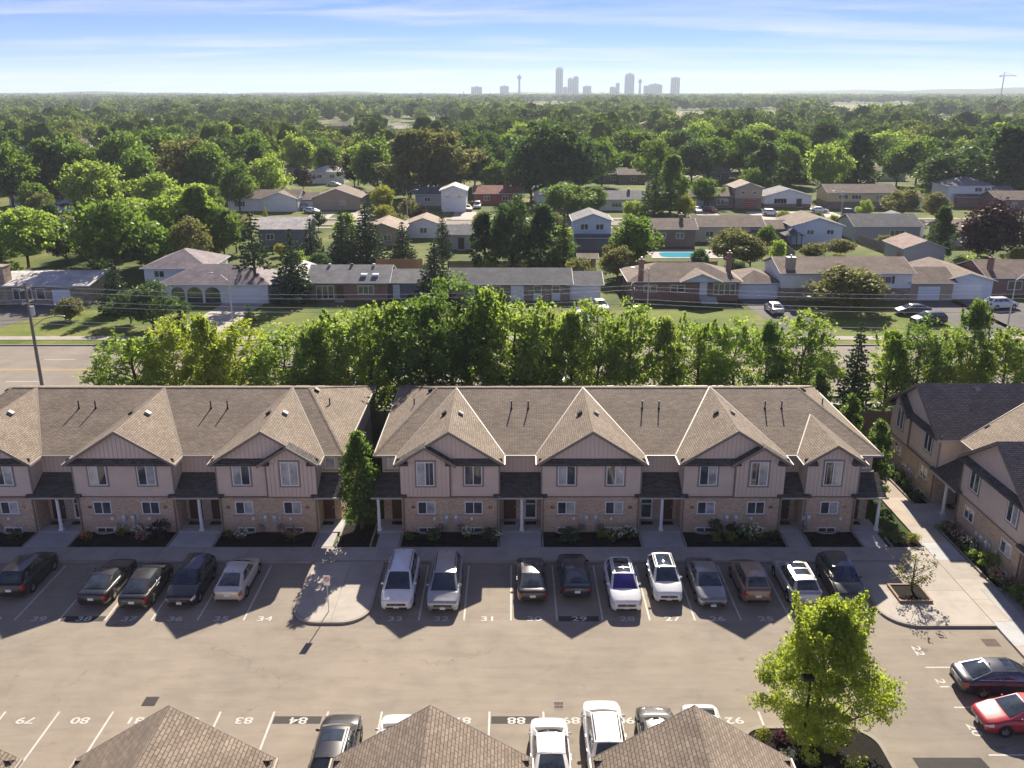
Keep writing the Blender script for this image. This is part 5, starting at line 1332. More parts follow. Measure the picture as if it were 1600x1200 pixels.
wing(h, -1.5, 0, 19.0, 9.5, 4.2, 'gx', 'brown', 'white', 0.30, (('ws', 5.6, 2.6, 3.7, 2.0), ('ws', -1, 2.6, 3.7, 2.0), ('w', 5.0, 0.5, 1.5, 1.8)), lower=('stone', 1.9)); chimney(h, -9.6, 1.2, 0, 6.2, M_HWALL['tan'], 0.6)
wing(h, 11.2, 0.2, 6.4, 8, 2.7, 'gx', 'brown', 'tan', 0.36, (('g', -0.3, 0.05, 2.1, 3.2),)); drive(h.location.x+8, h.location.x+15, 109.4, h.location.y)
h = house(1508, 467, 'blue-white garage wing under a low brown gable roof', 'blue-white garage'); foot(h, 9, 12)
wing(h, 0, 0, 7.6, 13, 2.8, 'gy', 'brown', 'pblue', 0.27, (('g', -0.4, 0.05, 2.2, 5.2),)); drive(h.location.x-3, h.location.x+7, 109.4, h.location.y)
h = house(1592, 462, 'brown-roofed brick house cut by the right picture edge', 'right-edge brick house'); foot(h, 14, 11)
wing(h, 1.5, 0, 13, 10, 2.8, 'gx', 'brown', 'brick', 0.34, (('w', -2.4, 0.9, 2.3, 2.2),)); chimney(h, -4.0, 2, 2, 5.4)
# --- houses behind, each with its own look: u v width depth height roof-kind roof wall label short openings
def simple(u, v, w, d, hh, rk, rc, wall, label, short, op=(), lower=None, pitch=0.36, add=None, rz=0, ch=None):
    h = house(u, v, label, short, rz); foot(h, w, d); wing(h, 0, 0, w, d, hh, rk, rc, wall, pitch, op, lower=lower)
    if add:
        for a in add: wing(h, *a)
    if ch: chimney(h, ch[0], ch[1], hh*0.8, hh+ch[2])
    return h
W2 = lambda z, *xs: tuple(('w', x, z, z+1.2, 1.6) for x in xs)
simple(443, 386, 9.5, 9, 3.6, 'gx', 'pale', 'slate', 'slate-blue house with pale grey roof behind the spruces', 'slate-blue house', W2(1.4, -2.5), ch=None)
simple(598, 384, 8, 11, 3.0, 'gy', 'tan', 'tan', 'tan-roofed house half hidden by the spruces', 'tan-roofed house', W2(1, 1))
simple(662, 372, 7.5, 8, 2.8, 'gy', 'tan', 'white', 'small white gable house left of the slim spruce', 'small white gable house', W2(1, 0))
simple(716, 390, 6.2, 7, 3.0, 'gx', 'grey', 'grey', 'grey flat-fronted outbuilding with a white door', 'grey outbuilding', (('d', 0.6, 0.1, 2.3, 1.2),))
h = simple(925, 388, 7.2, 9, 5.4, 'gy', 'grey', 'pblue', 'two-storey pale blue house with grey gable roof and covered deck', 'two-storey pale blue house', W2(3.6, -1.6, 1.4)); wing(h, 0.2, -3.2, 7.0, 3.0, 2.6, 'gx', 'dgrey', 'slate', 0.25, ())
simple(1052, 386, 8.5, 8, 3.6, 'gx', 'brown', 'brownb', 'brown-roofed house behind the swimming pool', 'house behind the pool', W2(1.6, -2.4, 1.2), ch=(2, 4, 2.2))
simple(1138, 378, 14, 8.5, 3.2, 'gx', 'brown', 'cream', 'long brown-roofed cream house right of the pool', 'long cream house', W2(1.0, -4, 1, 4.6))
h = simple(1275, 382, 10, 11, 3.8, 'gy', 'brown', 'pblue', 'white-blue house with two dark windows facing the yards', 'white-blue gable house', (('w', -1.4, 2.0, 3.0, 1.5), ('w', 2.6, 2.0, 3.0, 1.5)), pitch=0.3); wing(h, -8.5, 3, 8, 7, 2.8, 'gx', 'brown', 'brownb', 0.33, ())
h = simple(1385, 376, 13.5, 10, 3.0, 'gx', 'dgrey', 'grey', 'grey-roofed house with a shaded back porch', 'grey-roofed porch house', (('w', 2, 0.8, 2.2, 3),)); wing(h, 5.6, 4.5, 8, 8, 3.2, 'gy', 'grey', 'pblue', 0.33, ())
simple(1442, 412, 7.4, 8.5, 2.8, 'gy', 'pinkb', 'grey', 'detached grey garage with pink-brown gable roof', 'detached grey garage', ())
simple(1520, 385, 10, 9, 3.0, 'gx', 'tan', 'grey', 'grey house behind the purple tree', 'purple-tree grey house', W2(1, -2))
simple(62, 322, 16, 9, 3.0, 'gx', 'tan', 'white', 'white house with shutters and tan roof at the far left', 'white shuttered house', (('ws', -5.5, 0.9, 2.2, 1.7), ('ws', -2.0, 0.9, 2.2, 1.7), ('g', 5, 0.05, 2.1, 3)), add=((10, 2, 6, 7, 2.8, 'gx', 'brown', 'brick', 0.3),))
simple(412, 330, 18, 9, 3.3, 'gx', 'brown', 'white', 'white house with dark shutters and brown roof', 'dark-shuttered white house', (('ws', -6, 1.2, 2.5, 1.6), ('d', -2, 0.2, 2.4, 1.1), ('ws', 2.4, 1.2, 2.5, 1.6), ('ws', 5.6, 1.2, 2.5, 1.6)), add=((4.5, -1, 8.5, 6, 3.3, 'gy', 'brown', 'white', 0.36),))
simple(527, 328, 12, 11, 3.2, 'gy', 'brown', 'tan', 'tan house with wide brown gable and attached garage', 'tan gable house', W2(1.2, 1.5), add=((-9, 1, 7, 8, 2.6, 'gx', 'brown', 'tan', 0.33, (('g', 1, 0.05, 2.1, 3),)),))
simple(671, 322, 7.5, 8, 3.2, 'gx', 'dgrey', 'grey', 'low grey-roofed half of the split house', 'grey split house', W2(1.2, -0.5))
simple(709, 331, 6.3, 9, 5.4, 'gy', 'pale', 'white', 'tall white two-storey house with one garage door', 'tall white house', (('w', -1.5, 3.6, 4.7, 1.3), ('w', 1.4, 3.6, 4.7, 1.3), ('g', 0.6, 0.05, 2.3, 3.0)))
simple(778, 319, 13, 9, 2.9, 'gx', 'red', 'red', 'red-brown bungalow with rust-coloured roof', 'red-brown bungalow', W2(1, -3, 2))
simple(852, 316, 6, 8, 3.0, 'gy', 'dgrey', 'white', 'white gable end peeping left of the round tree', 'far white gable', ())
simple(972, 329, 11.5, 9, 2.9, 'gx', 'grey', 'white', 'white bungalow with grey roof and porch posts', 'white porch bungalow', (('w', -1.5, 0.9, 2.2, 2.6), ('w', 2.8, 0.9, 2.2, 1.4)), ch=(2, 4, 2))
simple(1052, 325, 6.8, 9, 2.9, 'gy', 'grey', 'blue', 'blue garage with two white doors', 'blue double garage', (('g', -1.5, 0.05, 2.2, 2.2), ('g', 1.5, 0.05, 2.2, 2.2)))
simple(1090, 323, 5.8, 8, 2.8, 'gx', 'dgrey', 'blue', 'small blue garage with a single white door', 'small blue garage', (('g', 0.2, 0.05, 2.1, 3.0),))
simple(1128, 325, 7, 9, 3.2, 'gx', 'brown', 'brownb', 'brown single-storey wing with a triple window', 'brown wing', (('w', 0, 0.9, 2.4, 3),))
simple(1168, 326, 7, 9, 5.4, 'gy', 'tan', 'tan', 'two-storey tan house with a red garage door', 'two-storey tan house', (('w', -1.5, 3.7, 4.6, 1.2), ('w', 1.5, 3.7, 4.6, 1.2), ('gr', 0.6, 0.05, 2.2, 3)), lower=('brownb', 2.7))
simple(1230, 324, 12.5, 9, 3.0, 'gy', 'grey', 'white', 'white gable house with dark windows and grey roof', 'white gable house', (('w', -2, 0.9, 2.4, 3.4), ('d', 3, 0.1, 2.3, 1.4)), pitch=0.28, lower=('brownb', 0.9))
simple(1345, 326, 18, 9, 4.2, 'gx', 'brown', 'yellow', 'long yellow house with brown roof', 'long yellow house', (('w', -5, 2.3, 3.6, 2.6), ('w', -1.5, 2.3, 3.6, 2.6), ('w', 5, 2.3, 3.6, 3)), lower=('brownb', 1.8))
simple(1512, 322, 11.5, 10, 5.4, 'hip', 'grey', 'white', 'large white two-storey house with grey hip roof', 'large white hip-roofed house', (('w', 2.2, 3.8, 4.9, 2), ('w', 4.6, 3.8, 4.9, 1.6)), add=((-1, -2, 6, 3, 2.7, 'gx', 'brown', 'brick', 0.3), (9.5, 2, 7, 7, 3.6, 'gx', 'grey', 'grey', 0.3, (('w', 0, 1.8, 3, 3),))))
simple(1418, 328, 7, 8, 3.0, 'gx', 'brown', 'white', 'white cottage right of the long yellow house', 'white cottage', W2(1, 0))
simple(1583, 330, 9, 9, 3.0, 'gx', 'brown', 'brick', 'brick bungalow at the right edge behind the purple tree', 'right-edge brick bungalow', W2(1, 0))
simple(452, 284, 8, 8, 2.8, 'hip', 'tan', 'tan', 'tan hip-roofed house beside the purple shrub', 'tan hip-roofed house', W2(1, 0))
simple(512, 287, 11, 9, 3.8, 'hip', 'pale', 'white', 'white house with pale hip roof in the second street', 'white pale-roofed house', W2(1.8, -2.6, 1.6))
simple(958, 286, 9, 9, 3.0, 'gx', 'dgrey', 'brownb', 'dark-roofed house among tall trees', 'dark-roofed house', W2(1, 0))
simple(990, 287, 10, 8, 3.0, 'gx', 'brown', 'brownb', 'brown-roofed house right of the dark-roofed house', 'brown-roofed house', W2(1, 0))
simple(1122, 283, 7.5, 8, 3.0, 'gx', 'grey', 'slate', 'grey house half hidden among trees', 'half hidden grey house', W2(1, 0))
simple(1284, 274, 12, 9, 4.6, 'gx', 'dgrey', 'white', 'white house with brick chimney behind the hedge', 'hedged white house', W2(2.6, -1, 2.5), ch=(-2, 2, 2.5))
simple(1385, 282, 13, 9, 3.2, 'hip', 'tan', 'white', 'white house with tan hip roof between dark trees', 'white tan-roofed house', W2(1, -2, 2))
simple(20, 285, 11, 9, 3.0, 'hip', 'tan', 'white', 'tan-roofed house at the far left edge', 'far-left tan house', W2(1, 1))
simple(1500, 296, 9, 8, 2.8, 'gx', 'brown', 'brick', 'brown roof peeping between trees at right', 'brown roof at right', ())
rh = random.Random(77)
far_h = [(505, 208), (530, 208), (562, 209), (598, 208), (628, 208), (395, 205), (330, 203), (300, 206), (235, 208), (215, 203), (660, 205), (1060, 196), (1095, 199), (1205, 224), (1245, 226), (1305, 214), (1330, 189), (1450, 213), (1150, 186), (1190, 190), (940, 196), (860, 186), (760, 186), (690, 190), (1395, 199), (1520, 192), (1575, 204), (120, 232), (360, 236), (1010, 208)]
fl = {}
for i, (u, v) in enumerate(far_h):
    rc = rh.choice(['tan', 'pale', 'brown', 'pinkb', 'grey']); wc_ = rh.choice(['white', 'cream', 'white', 'brick', 'tan'])
    side = 'left' if u < 530 else ('middle' if u < 1070 else 'right')
    key = (rc, wc_, side); fl[key] = fl.get(key, 0)+1
    nmr = {'tan': 'tan', 'pale': 'pale', 'brown': 'brown', 'pinkb': 'pinkish', 'grey': 'grey'}[rc]
    simple(u, v, rh.uniform(11, 16), 10, rh.choice([3.0, 3.2, 5.2]), rh.choice(['gx', 'gx', 'hip', 'gy']), rc, wc_, '%s distant %s-roofed %s house from the near side, %s of the far wood' % (ORD[fl[key]-1], nmr, wc_, side), '%s far %s roof' % (ORD[i], nmr), W2(1, -2, 2))
# low white flat-roofed building at the far left
h = house(235, 196, 'long low white flat-roofed building in the far left wood', 'long low white building', cat='building', name='flat_building')
MB().box(-26, 26, 0, 22, 0, 4.6).build('wall', M_HWALL['white'], h); MB().box(-26.5, 26.5, -0.5, 22.5, 4.6, 5.2).build('roof', plain('flat_roof', (0.62, 0.61, 0.6), 0.7), h)
for i in range(8): MB().box(-24+i*6.2, -20.5+i*6.2, -0.06, -0.001, 1.2, 3.0).build('window', M_PANE_D, h)

# --- yard things
def fence(p0, p1, hgt, label, mat, n_post=None, group='yard fences'):
    p0, p1 = Vector((p0[0], p0[1], 0)), Vector((p1[0], p1[1], 0)); L = (p1-p0).length
    root = thing('wooden_fence', p0, math.atan2(p1.y-p0.y, p1.x-p0.x), label, 'fence', group)
    k = n_post or max(2, int(L/2.4)+1)
    for i in range(k): x = L*i/(k-1); MB().box(x-0.06, x+0.06, 0.02, 0.14, 0, hgt+0.12).build('post', mat, root)
    nb = int(L/0.15); b = MB(); rr = random.Random(int(L*10))
    for i in range(nb): x = i*0.15; b.box(x+0.006, x+0.142, -0.02+rr.uniform(0, .012), 0.015, 0.05, hgt+rr.uniform(-.03, .03))
    b.build('boards', mat, root, kind='stuff')
    MB().box(0, L, 0.016, 0.07, hgt*0.75, hgt*0.75+0.09).build('rail', mat, root); MB().box(0, L, 0.016, 0.07, hgt*0.2, hgt*0.2+0.09).build('rail', mat, root)
    return root
M_CEDAR = plain('cedar_board', (0.36, 0.20, 0.10), 0.85, var=0.25, scale=5); M_GREYW = plain('weathered_board', (0.23, 0.20, 0.17), 0.9, var=0.3, scale=5); M_DARKW = plain('dark_board', (0.085, 0.070, 0.058), 0.9, var=0.3, scale=5)
fence((-60, 76.35), (-42.5, 76.35), 1.9, 'dark board fence behind the left end of the left townhouses', M_DARKW)
fence((-42.4, 76.35), (-9.0, 76.35), 1.9, 'dark board fence behind the left townhouses', M_DARKW)
fence((-8.9, 76.35), (26.0, 76.35), 1.9, 'dark board fence behind the central townhouses', M_DARKW)
fence((26.1, 76.35), (46.0, 76.35), 1.9, 'dark board fence left of the right-hand townhouses', M_DARKW)
def gfence(a, b, hgt, label, mat): fence(ground(*a)[:2], ground(*b)[:2], hgt, label, mat)
gfence((588, 422), (660, 422), 1.9, 'red-brown cedar fence behind the brick bungalow', M_CEDAR)
gfence((985, 421), (1120, 421), 1.4, 'cedar fence in front of the swimming pool', M_CEDAR)
gfence((1205, 378), (1240, 408), 1.8, 'grey board fence running down from the small gazebo', M_GREYW)
gfence((1340, 380), (1400, 402), 1.8, 'grey board fence left of the detached garage', M_GREYW)
gfence((1400, 410), (1427, 410), 1.8, 'short cedar fence before the detached garage', M_CEDAR)
gfence((330, 402), (352, 392), 1.8, 'short cedar fence right of the arched house', M_CEDAR)
gfence((875, 424), (700, 424), 1.8, 'dark fence behind the long ranch house', M_DARKW)
# swimming pool
c = ground(1060, 399)
pool = thing('swimming_pool', (c.x+1, c.y, 0), R(0), 'turquoise backyard swimming pool with pale deck', 'pool')
MB().box(-6.5, 7.5, -3.6, 6.0, 0.01, 0.10).build('deck', M_CONC, pool)
mw, n_, l_, b_ = new_mat('pool_water'); b_.inputs['Base Color'].default_value = (0.05, 0.42, 0.55, 1); b_.inputs['Roughness'].default_value = 0.08
nz = noise(n_, l_, n_.new('ShaderNodeTexCoord').outputs['Object'], 2.0, 3); bp = n_.new('ShaderNodeBump'); bp.inputs['Strength'].default_value = 0.15; l_.new(nz.outputs['Fac'], bp.inputs['Height']); l_.new(bp.outputs[0], b_.inputs['Normal'])
MB().prism(rrect(-4.5, 4.2, -2.6, 2.8, (1.5, 1.5, 1.5, 1.5)), 0.105, 0.112).build('water', mw, pool)
# gazebo, sheds
g = ground(1236, 384); gz = thing('gazebo', g, 0, 'dark-roofed gazebo left of the white-blue gable house', 'gazebo')
for sx in (-1.5, 1.5):
    for sy in (-1.5, 1.5): MB().box(sx-0.07, sx+0.07, sy-0.07, sy+0.07, 0, 2.3).build('post', M_DARKW, gz)
b = MB(); q = [(-2, -2, 2.3), (2, -2, 2.3), (2, 2, 2.3), (-2, 2, 2.3)]
for i in range(4): b.quad(q[i], q[(i+1) % 4], (0, 0, 3.3))
b.build('roof', M_HROOF['dgrey'], gz)
b = MB(); q = [(-.8, -.8, 3.05), (.8, -.8, 3.05), (.8, .8, 3.05), (-.8, .8, 3.05)]
for i in range(4): b.quad(q[i], q[(i+1) % 4], (0, 0, 3.6))
b.build('roof_cap', M_HROOF['dgrey'], gz)
def shed(u, v, rc, wall, label):
    p = ground(u, v); s = thing('garden_shed', p, 0, label, 'shed', 'garden sheds'); wing(s, 0, 0, 2.8, 2.4, 2.1, 'gx', rc, wall, 0.4, (('d', 0.3, 0.05, 1.8, 0.9),)); FOOT.append((p.x-2, p.x+2, p.y-1, p.y+3))
shed(918, 422, 'tan', 'tan', 'small tan shed behind the long ranch house'); shed(452, 312, 'pale', 'white', 'small white shed by the purple shrub'); shed(365, 300, 'pale', 'white', 'small white shed left of the shuttered house')
shed(1018, 300, 'grey', 'grey', 'small grey shed behind the white porch bungalow')
# driveways of the back streets
for u in (500, 725, 1110, 1195, 1250, 560, 1300, 30):
    g = ground(u, 338); drive(g.x-2.8, g.x+2.8, 216.9, 233, M_CONC)
# ------------------------------------------------------------------ street furniture
M_WOODP = plain('pole_wood', (0.22, 0.185, 0.15), 0.9, var=0.25, scale=4); M_GALV = plain('galvanised', (0.50, 0.50, 0.50), 0.45, 0.5, var=0.06); M_WIRE = plain('wire_pale', (0.42, 0.42, 0.42), 0.5, 0.3)
def lamp_arm(root, z, dx, mat, L=2.6):
    MB().path([(0, 0, z-0.6), (dx*L*0.5, 0, z+0.25), (dx*L, 0, z+0.5)], 0.05, 6).build('arm', mat, root)
    h = MB(); h.grid(lambda u, v: (dx*(L+0.35)+0.42*math.cos(PI*v), 0.15*math.cos(2*PI*u)*math.sin(PI*v), z+0.5+0.09*math.sin(2*PI*u)*math.sin(PI*v)), 10, 8); h.build('lamp_head', M_GALV, root, smooth=True)
def upole(x, y, H, label, arm=None):
    r = thing('utility_pole', (x, y, 0), 0, label, 'utility pole', 'wooden utility poles along the road')
    MB().tube((0, 0, 0), (0, 0, H), 0.19, 0.12, 12).build('pole', M_WOODP, r)
    for z in (H-0.6, H-1.9):
        MB().box(-0.07, 0.07, -1.1, 1.1, z-0.06, z+0.06).build('crossarm', M_WOODP, r)
        for yy in (-0.95, 0.95): MB().tube((0, yy, z+0.06), (0, yy, z+0.28), 0.05, 0.03, 8).build('insulator', M_GALV, r)
    MB().tube((0.3, 0, H-3.2), (0.3, 0, H-2.3), 0.22, n=12).build('transformer', M_GALV, r)
    if arm: lamp_arm(r, 8.2, arm, M_GALV)
    return r
PX = [-46.7, 11.6, 70.0]
upole(PX[0], 84.6, 12.0, 'leaning-looking wooden utility pole with lamp arm at the left', 1)
upole(PX[1], 84.6, 12.0, 'wooden utility pole rising behind the street trees in the middle', None)
upole(PX[2], 84.6, 12.0, 'wooden utility pole beyond the right picture edge', None)
wi = 0
for z, dy in ((11.5, -0.95), (11.5, 0.95), (10.2, -0.95), (10.2, 0.95), (8.4, 0.0), (8.0, 0.1)):
    for a, b_ in ((-105.0, PX[0]), (PX[0], PX[1]), (PX[1], PX[2])):
        wi += 1
        nm = {-105.0: 'left of the left utility pole', PX[0]: 'between the left and middle utility poles', PX[1]: 'right of the middle utility pole'}[a]
        lv = {11.5: 'top', 10.2: 'upper', 8.4: 'lower', 8.0: 'lowest'}[z] + (' front' if dy < 0 else (' back' if dy > 0.5 else ''))
        P = [Vector((a+(b_-a)*t, 84.6+dy, z-0.9*4*t*(1-t))) for t in [i/14 for i in range(15)]]
        MB().path(P, 0.022, 5).build('overhead_wire', M_WIRE, label='%s pale overhead wire %s' % (lv, nm), cat='wire', group='overhead wires')
def slight(u, v, H, dx, label):
    p = ground(u, v); r = thing('street_light', p, 0, label, 'street light', 'tall street lights'); MB().tube((0, 0, 0), (0, 0, H), 0.11, 0.06, 10).build('pole', M_GALV, r); lamp_arm(r, H-0.4, dx, M_GALV, 1.9); return r
slight(366, 524, 7.9, -1, 'grey street light in front of the mauve hip-roofed house')
slight(1572, 524, 8.0, 1, 'grey street light near the right picture edge')
slight(1011, 492, 6.5, -1, 'grey pole light before the brick house with central gable')
slight(637, 352, 8.0, 1, 'thin street light on the back street, centre left')
slight(1313, 346, 7.0, -1, 'thin street light on the back street, right')
# car-park lamp and sign
M_BLKM = plain('black_metal', (0.012, 0.013, 0.016), 0.4, 0.4)
lp = thing('lamp_post', (13.05, 33.2, 0), 0, 'black car-park lamp post in front of the maple', 'lamp post')
MB().tube((0, 0, 0), (0, 0, 0.5), 0.12, 0.10, 10).build('base', M_BLKM, lp); MB().tube((0, 0, 0.5), (0, 0, 5.0), 0.065, 0.05, 10).build('pole', M_BLKM, lp)
MB().box(-0.36, 0.10, -0.17, 0.17, 5.0, 5.16).build('lamp_head', M_BLKM, lp)
sg = thing('parking_sign', (-10.85, 46.3, PZ), 0, 'no-parking sign on a thin post on the concrete island', 'sign')
MB().tube((0, 0, 0), (0, 0, 2.35), 0.03, 0.03, 8).build('post', M_GALV, sg)
MB().box(-0.19, 0.19, -0.045, -0.032, 1.75, 2.40).build('sign_plate', M_WFRAME, sg)
M_SRED = plain('sign_red', (0.50, 0.03, 0.03), 0.5); M_SBLK = M_NUM
rg = MB()
for i in range(20):
    a0, a1 = 2*PI*i/20, 2*PI*(i+1)/20
    rg.quad(*[(r*math.cos(a), -0.048, 2.15+r*math.sin(a)) for r, a in ((0.11, a0), (0.155, a0), (0.155, a1), (0.11, a1))])
s_ = 0.11*0.707; rg.quad((-s_-.015, -0.049, 2.15+s_-.015), (-s_+.015, -0.049, 2.15+s_+.015), (s_+.015, -0.049, 2.15-s_+.015), (s_-.015, -0.049, 2.15-s_-.015)); rg.build('red_circle', M_SRED, sg)
o = link('letter_p', text_mesh('P', 0.24), M_SBLK, sg, (0, -0.047, 2.15)); o.rotation_euler = (PI/2, 0, 0)
# cars in the streets behind
def gcar(kind, col, u, v, rz, label): 
    p = ground(u, v); build_car(kind, col, label, (p.x, p.y, 0.024), R(rz), group='cars parked by the suburban houses')
gcar('sedan', SILVER, 1209, 488, 180, 'silver sedan on the driveway by the blue-white garage door'); gcar('sedan', BLACK, 1425, 491, -90, 'black sedan before the long split-level house'); gcar('suv', BLACK, 1450, 506, -80, 'black SUV nearest the road before the split-level house')
gcar('suv', WHITE, 1563, 482, 100, 'white SUV parked at the right below the brick house'); gcar('sedan', WHITE, 907, 503, 10, 'white sedan nearer the road before the long ranch house'); gcar('sedan', WHITE, 937, 484, 10, 'white sedan by the ranch house garage')
gcar('sedan', WHITE, 487, 333, 60, 'white car in front of the tan gable house'); gcar('van', SILVER, 472, 328, 80, 'silver van by the tan house garage'); gcar('van', WHITE, 746, 325, 0, 'white pickup-sized van right of the tall white house'); gcar('sedan', TANB, 731, 329, 10, 'bronze car before the tall white house')
gcar('sedan', WHITE, 1090, 332, 0, 'white car before the small blue garage'); gcar('sedan', RED, 1110, 331, 20, 'red car right of the small blue garage'); gcar('suv', WHITE, 1205, 337, 60, 'white SUV on the back street by the tan house'); gcar('sedan', WHITE, 1280, 332, 70, 'white car before the long yellow house'); gcar('small', NAVY, 1328, 336, 60, 'dark blue car under the long yellow house')
gcar('sedan', WHITE, 84, 327, 80, 'white car by the far left shuttered house'); gcar('sedan', BLACK, 104, 327, 70, 'black car by the far left shuttered house'); gcar('suv', SILVER, 110, 333, 80, 'silver SUV by the far left shuttered house'); gcar('sedan', WHITE, 522, 291, 80, 'white car before the pale-roofed house')
gcar('suv', WHITE, 853, 606, 90, 'white SUV driving on the main road behind the trees')

# ------------------------------------------------------------------ trees of the suburb
def clear(x, y, r):
    for a, b_, c, d in FOOT:
        if a-r < x < b_+r and c-r < y < d+r: return False
    return True
AUTO = []
def auto(u, v, vt, wpx, kind, leaf):
    """Tree whose foot is at (u, v) of the photograph and whose top is at vt."""
    p = ground(u, v); h = max(2.0, zat(vt, p.y)); w = wpx*(p.y*CP+(CAM_H-h/2)*SP)/FPX
    AUTO.append([p.x, p.y, h, w, kind, leaf])
T = [(45, 418, 322, 110, 'broad', 'street'), (22, 330, 225, 95, 'broad', 'green'), (80, 320, 215, 95, 'tall', 'green'), (150, 345, 248, 100, 'broad', 'street'), (195, 315, 205, 95, 'broad', 'green'), (258, 300, 200, 105, 'broad', 'green'), (300, 318, 212, 110, 'broad', 'olive'), (246, 345, 270, 78, 'broad', 'street'),
     (182, 440, 305, 130, 'broad', 'green'), (262, 410, 305, 110, 'broad', 'street'), (318, 405, 288, 85, 'tall', 'street'), (352, 408, 320, 70, 'broad', 'green'), (105, 412, 345, 65, 'broad', 'dark'), (140, 415, 350, 60, 'broad', 'dark'), (185, 490, 402, 62, 'spruce', 'spruce'), (402, 470, 326, 62, 'barespruce', 'spruce'), (460, 472, 355, 74, 'spruce', 'spruce'),
     (488, 410, 340, 52, 'spruce', 'spruce'), (536, 410, 326, 54, 'spruce', 'spruce'), (574, 412, 315, 78, 'spruce', 'spruce'), (630, 412, 345, 50, 'spruce', 'spruce'), (692, 402, 325, 34, 'spruce', 'spruce'), (680, 470, 372, 70, 'spruce', 'spruce'), (757, 425, 332, 58, 'tall', 'dark'), (800, 428, 308, 78, 'broad', 'dark'), (846, 428, 318, 66, 'tall', 'dark'), (880, 425, 330, 46, 'spruce', 'dark'),
     (990, 425, 338, 88, 'broad', 'green'), (965, 440, 385, 60, 'broad', 'olive'), (1140, 420, 355, 78, 'broad', 'olive'), (1172, 420, 368, 60, 'broad', 'olive'), (1022, 345, 246, 54, 'spruce', 'dark'), (1047, 335, 240, 62, 'tall', 'green'), (888, 340, 285, 92, 'broad', 'green'), (868, 312, 190, 130, 'broad', 'dark'), (990, 272, 200, 84, 'broad', 'green'), (640, 312, 205, 100, 'tall', 'olive'), (590, 305, 212, 90, 'broad', 'green'), (682, 312, 196, 115, 'broad', 'olive'),
     (466, 280, 208, 62, 'broad', 'street'), (516, 282, 222, 52, 'broad', 'green'), (402, 300, 206, 74, 'broad', 'green'), (420, 318, 242, 74, 'broad', 'street'), (598, 335, 288, 40, 'broad', 'yellow'), (600, 345, 318, 36, 'bush', 'yellow'), (640, 345, 308, 36, 'bush', 'olive'), (655, 345, 318, 28, 'bush', 'purple'), (474, 300, 262, 30, 'broad', 'purple'), (1335, 302, 203, 78, 'tall', 'dark'), (1192, 305, 222, 64, 'tall', 'dark'), (1488, 312, 230, 118, 'broad', 'dark'), (1560, 310, 196, 92, 'tall', 'dark'), (1598, 312, 190, 80, 'broad', 'dark'),
     (1466, 408, 322, 48, 'tall', 'dark'), (1547, 412, 312, 112, 'broad', 'purple'), (1406, 345, 293, 62, 'broad', 'olive'), (1462, 345, 300, 44, 'broad', 'olive'), (1350, 345, 312, 28, 'broad', 'street'), (1322, 485, 415, 118, 'broad', 'olive'), (1515, 424, 398, 62, 'bush', 'street'), (110, 500, 462, 46, 'bush', 'olive'), (240, 515, 440, 82, 'broad', 'dark'), (205, 505, 455, 60, 'broad', 'dark'), (285, 495, 468, 36, 'bush', 'dark'), (390, 502, 472, 22, 'spruce', 'dark'),
     (64, 350, 302, 42, 'broad', 'olive'), (1070, 345, 302, 30, 'broad', 'yellow'), (1100, 325, 276, 44, 'broad', 'green'), (1255, 285, 262, 60, 'bush', 'dark'), (1300, 290, 268, 60, 'bush', 'dark'), (1225, 345, 328, 26, 'bush', 'yellow'), (990, 345, 312, 40, 'broad', 'street'), (720, 300, 220, 60, 'broad', 'dark'), (775, 305, 250, 56, 'broad', 'green'), (805, 302, 248, 50, 'broad', 'street'), (742, 300, 210, 70, 'broad', 'dark'),
     (940, 290, 215, 60, 'broad', 'green'), (1080, 290, 218, 70, 'broad', 'dark'), (1135, 278, 222, 70, 'broad', 'green'), (1235, 288, 205, 70, 'broad', 'green'), (1285, 262, 180, 66, 'broad', 'dark'), (1430, 290, 215, 70, 'broad', 'green'), (1268, 405, 378, 44, 'bush', 'olive'), (1312, 402, 372, 48, 'broad', 'olive'), (1215, 408, 372, 26, 'bush', 'street'), (415, 345, 320, 12, 'spruce', 'yellow'), (330, 345, 290, 40, 'broad', 'green'), (20, 362, 330, 40, 'broad', 'street'), (345, 240, 196, 36, 'broad', 'dark'), (905, 440, 400, 50, 'bush', 'olive'), (1545, 345, 322, 30, 'bush', 'dark'), (505, 318, 302, 24, 'bush', 'yellow'), (486, 318, 300, 22, 'bush', 'street'), (1160, 395, 380, 18, 'bush', 'street'), (1235, 430, 405, 20, 'bush', 'street')]
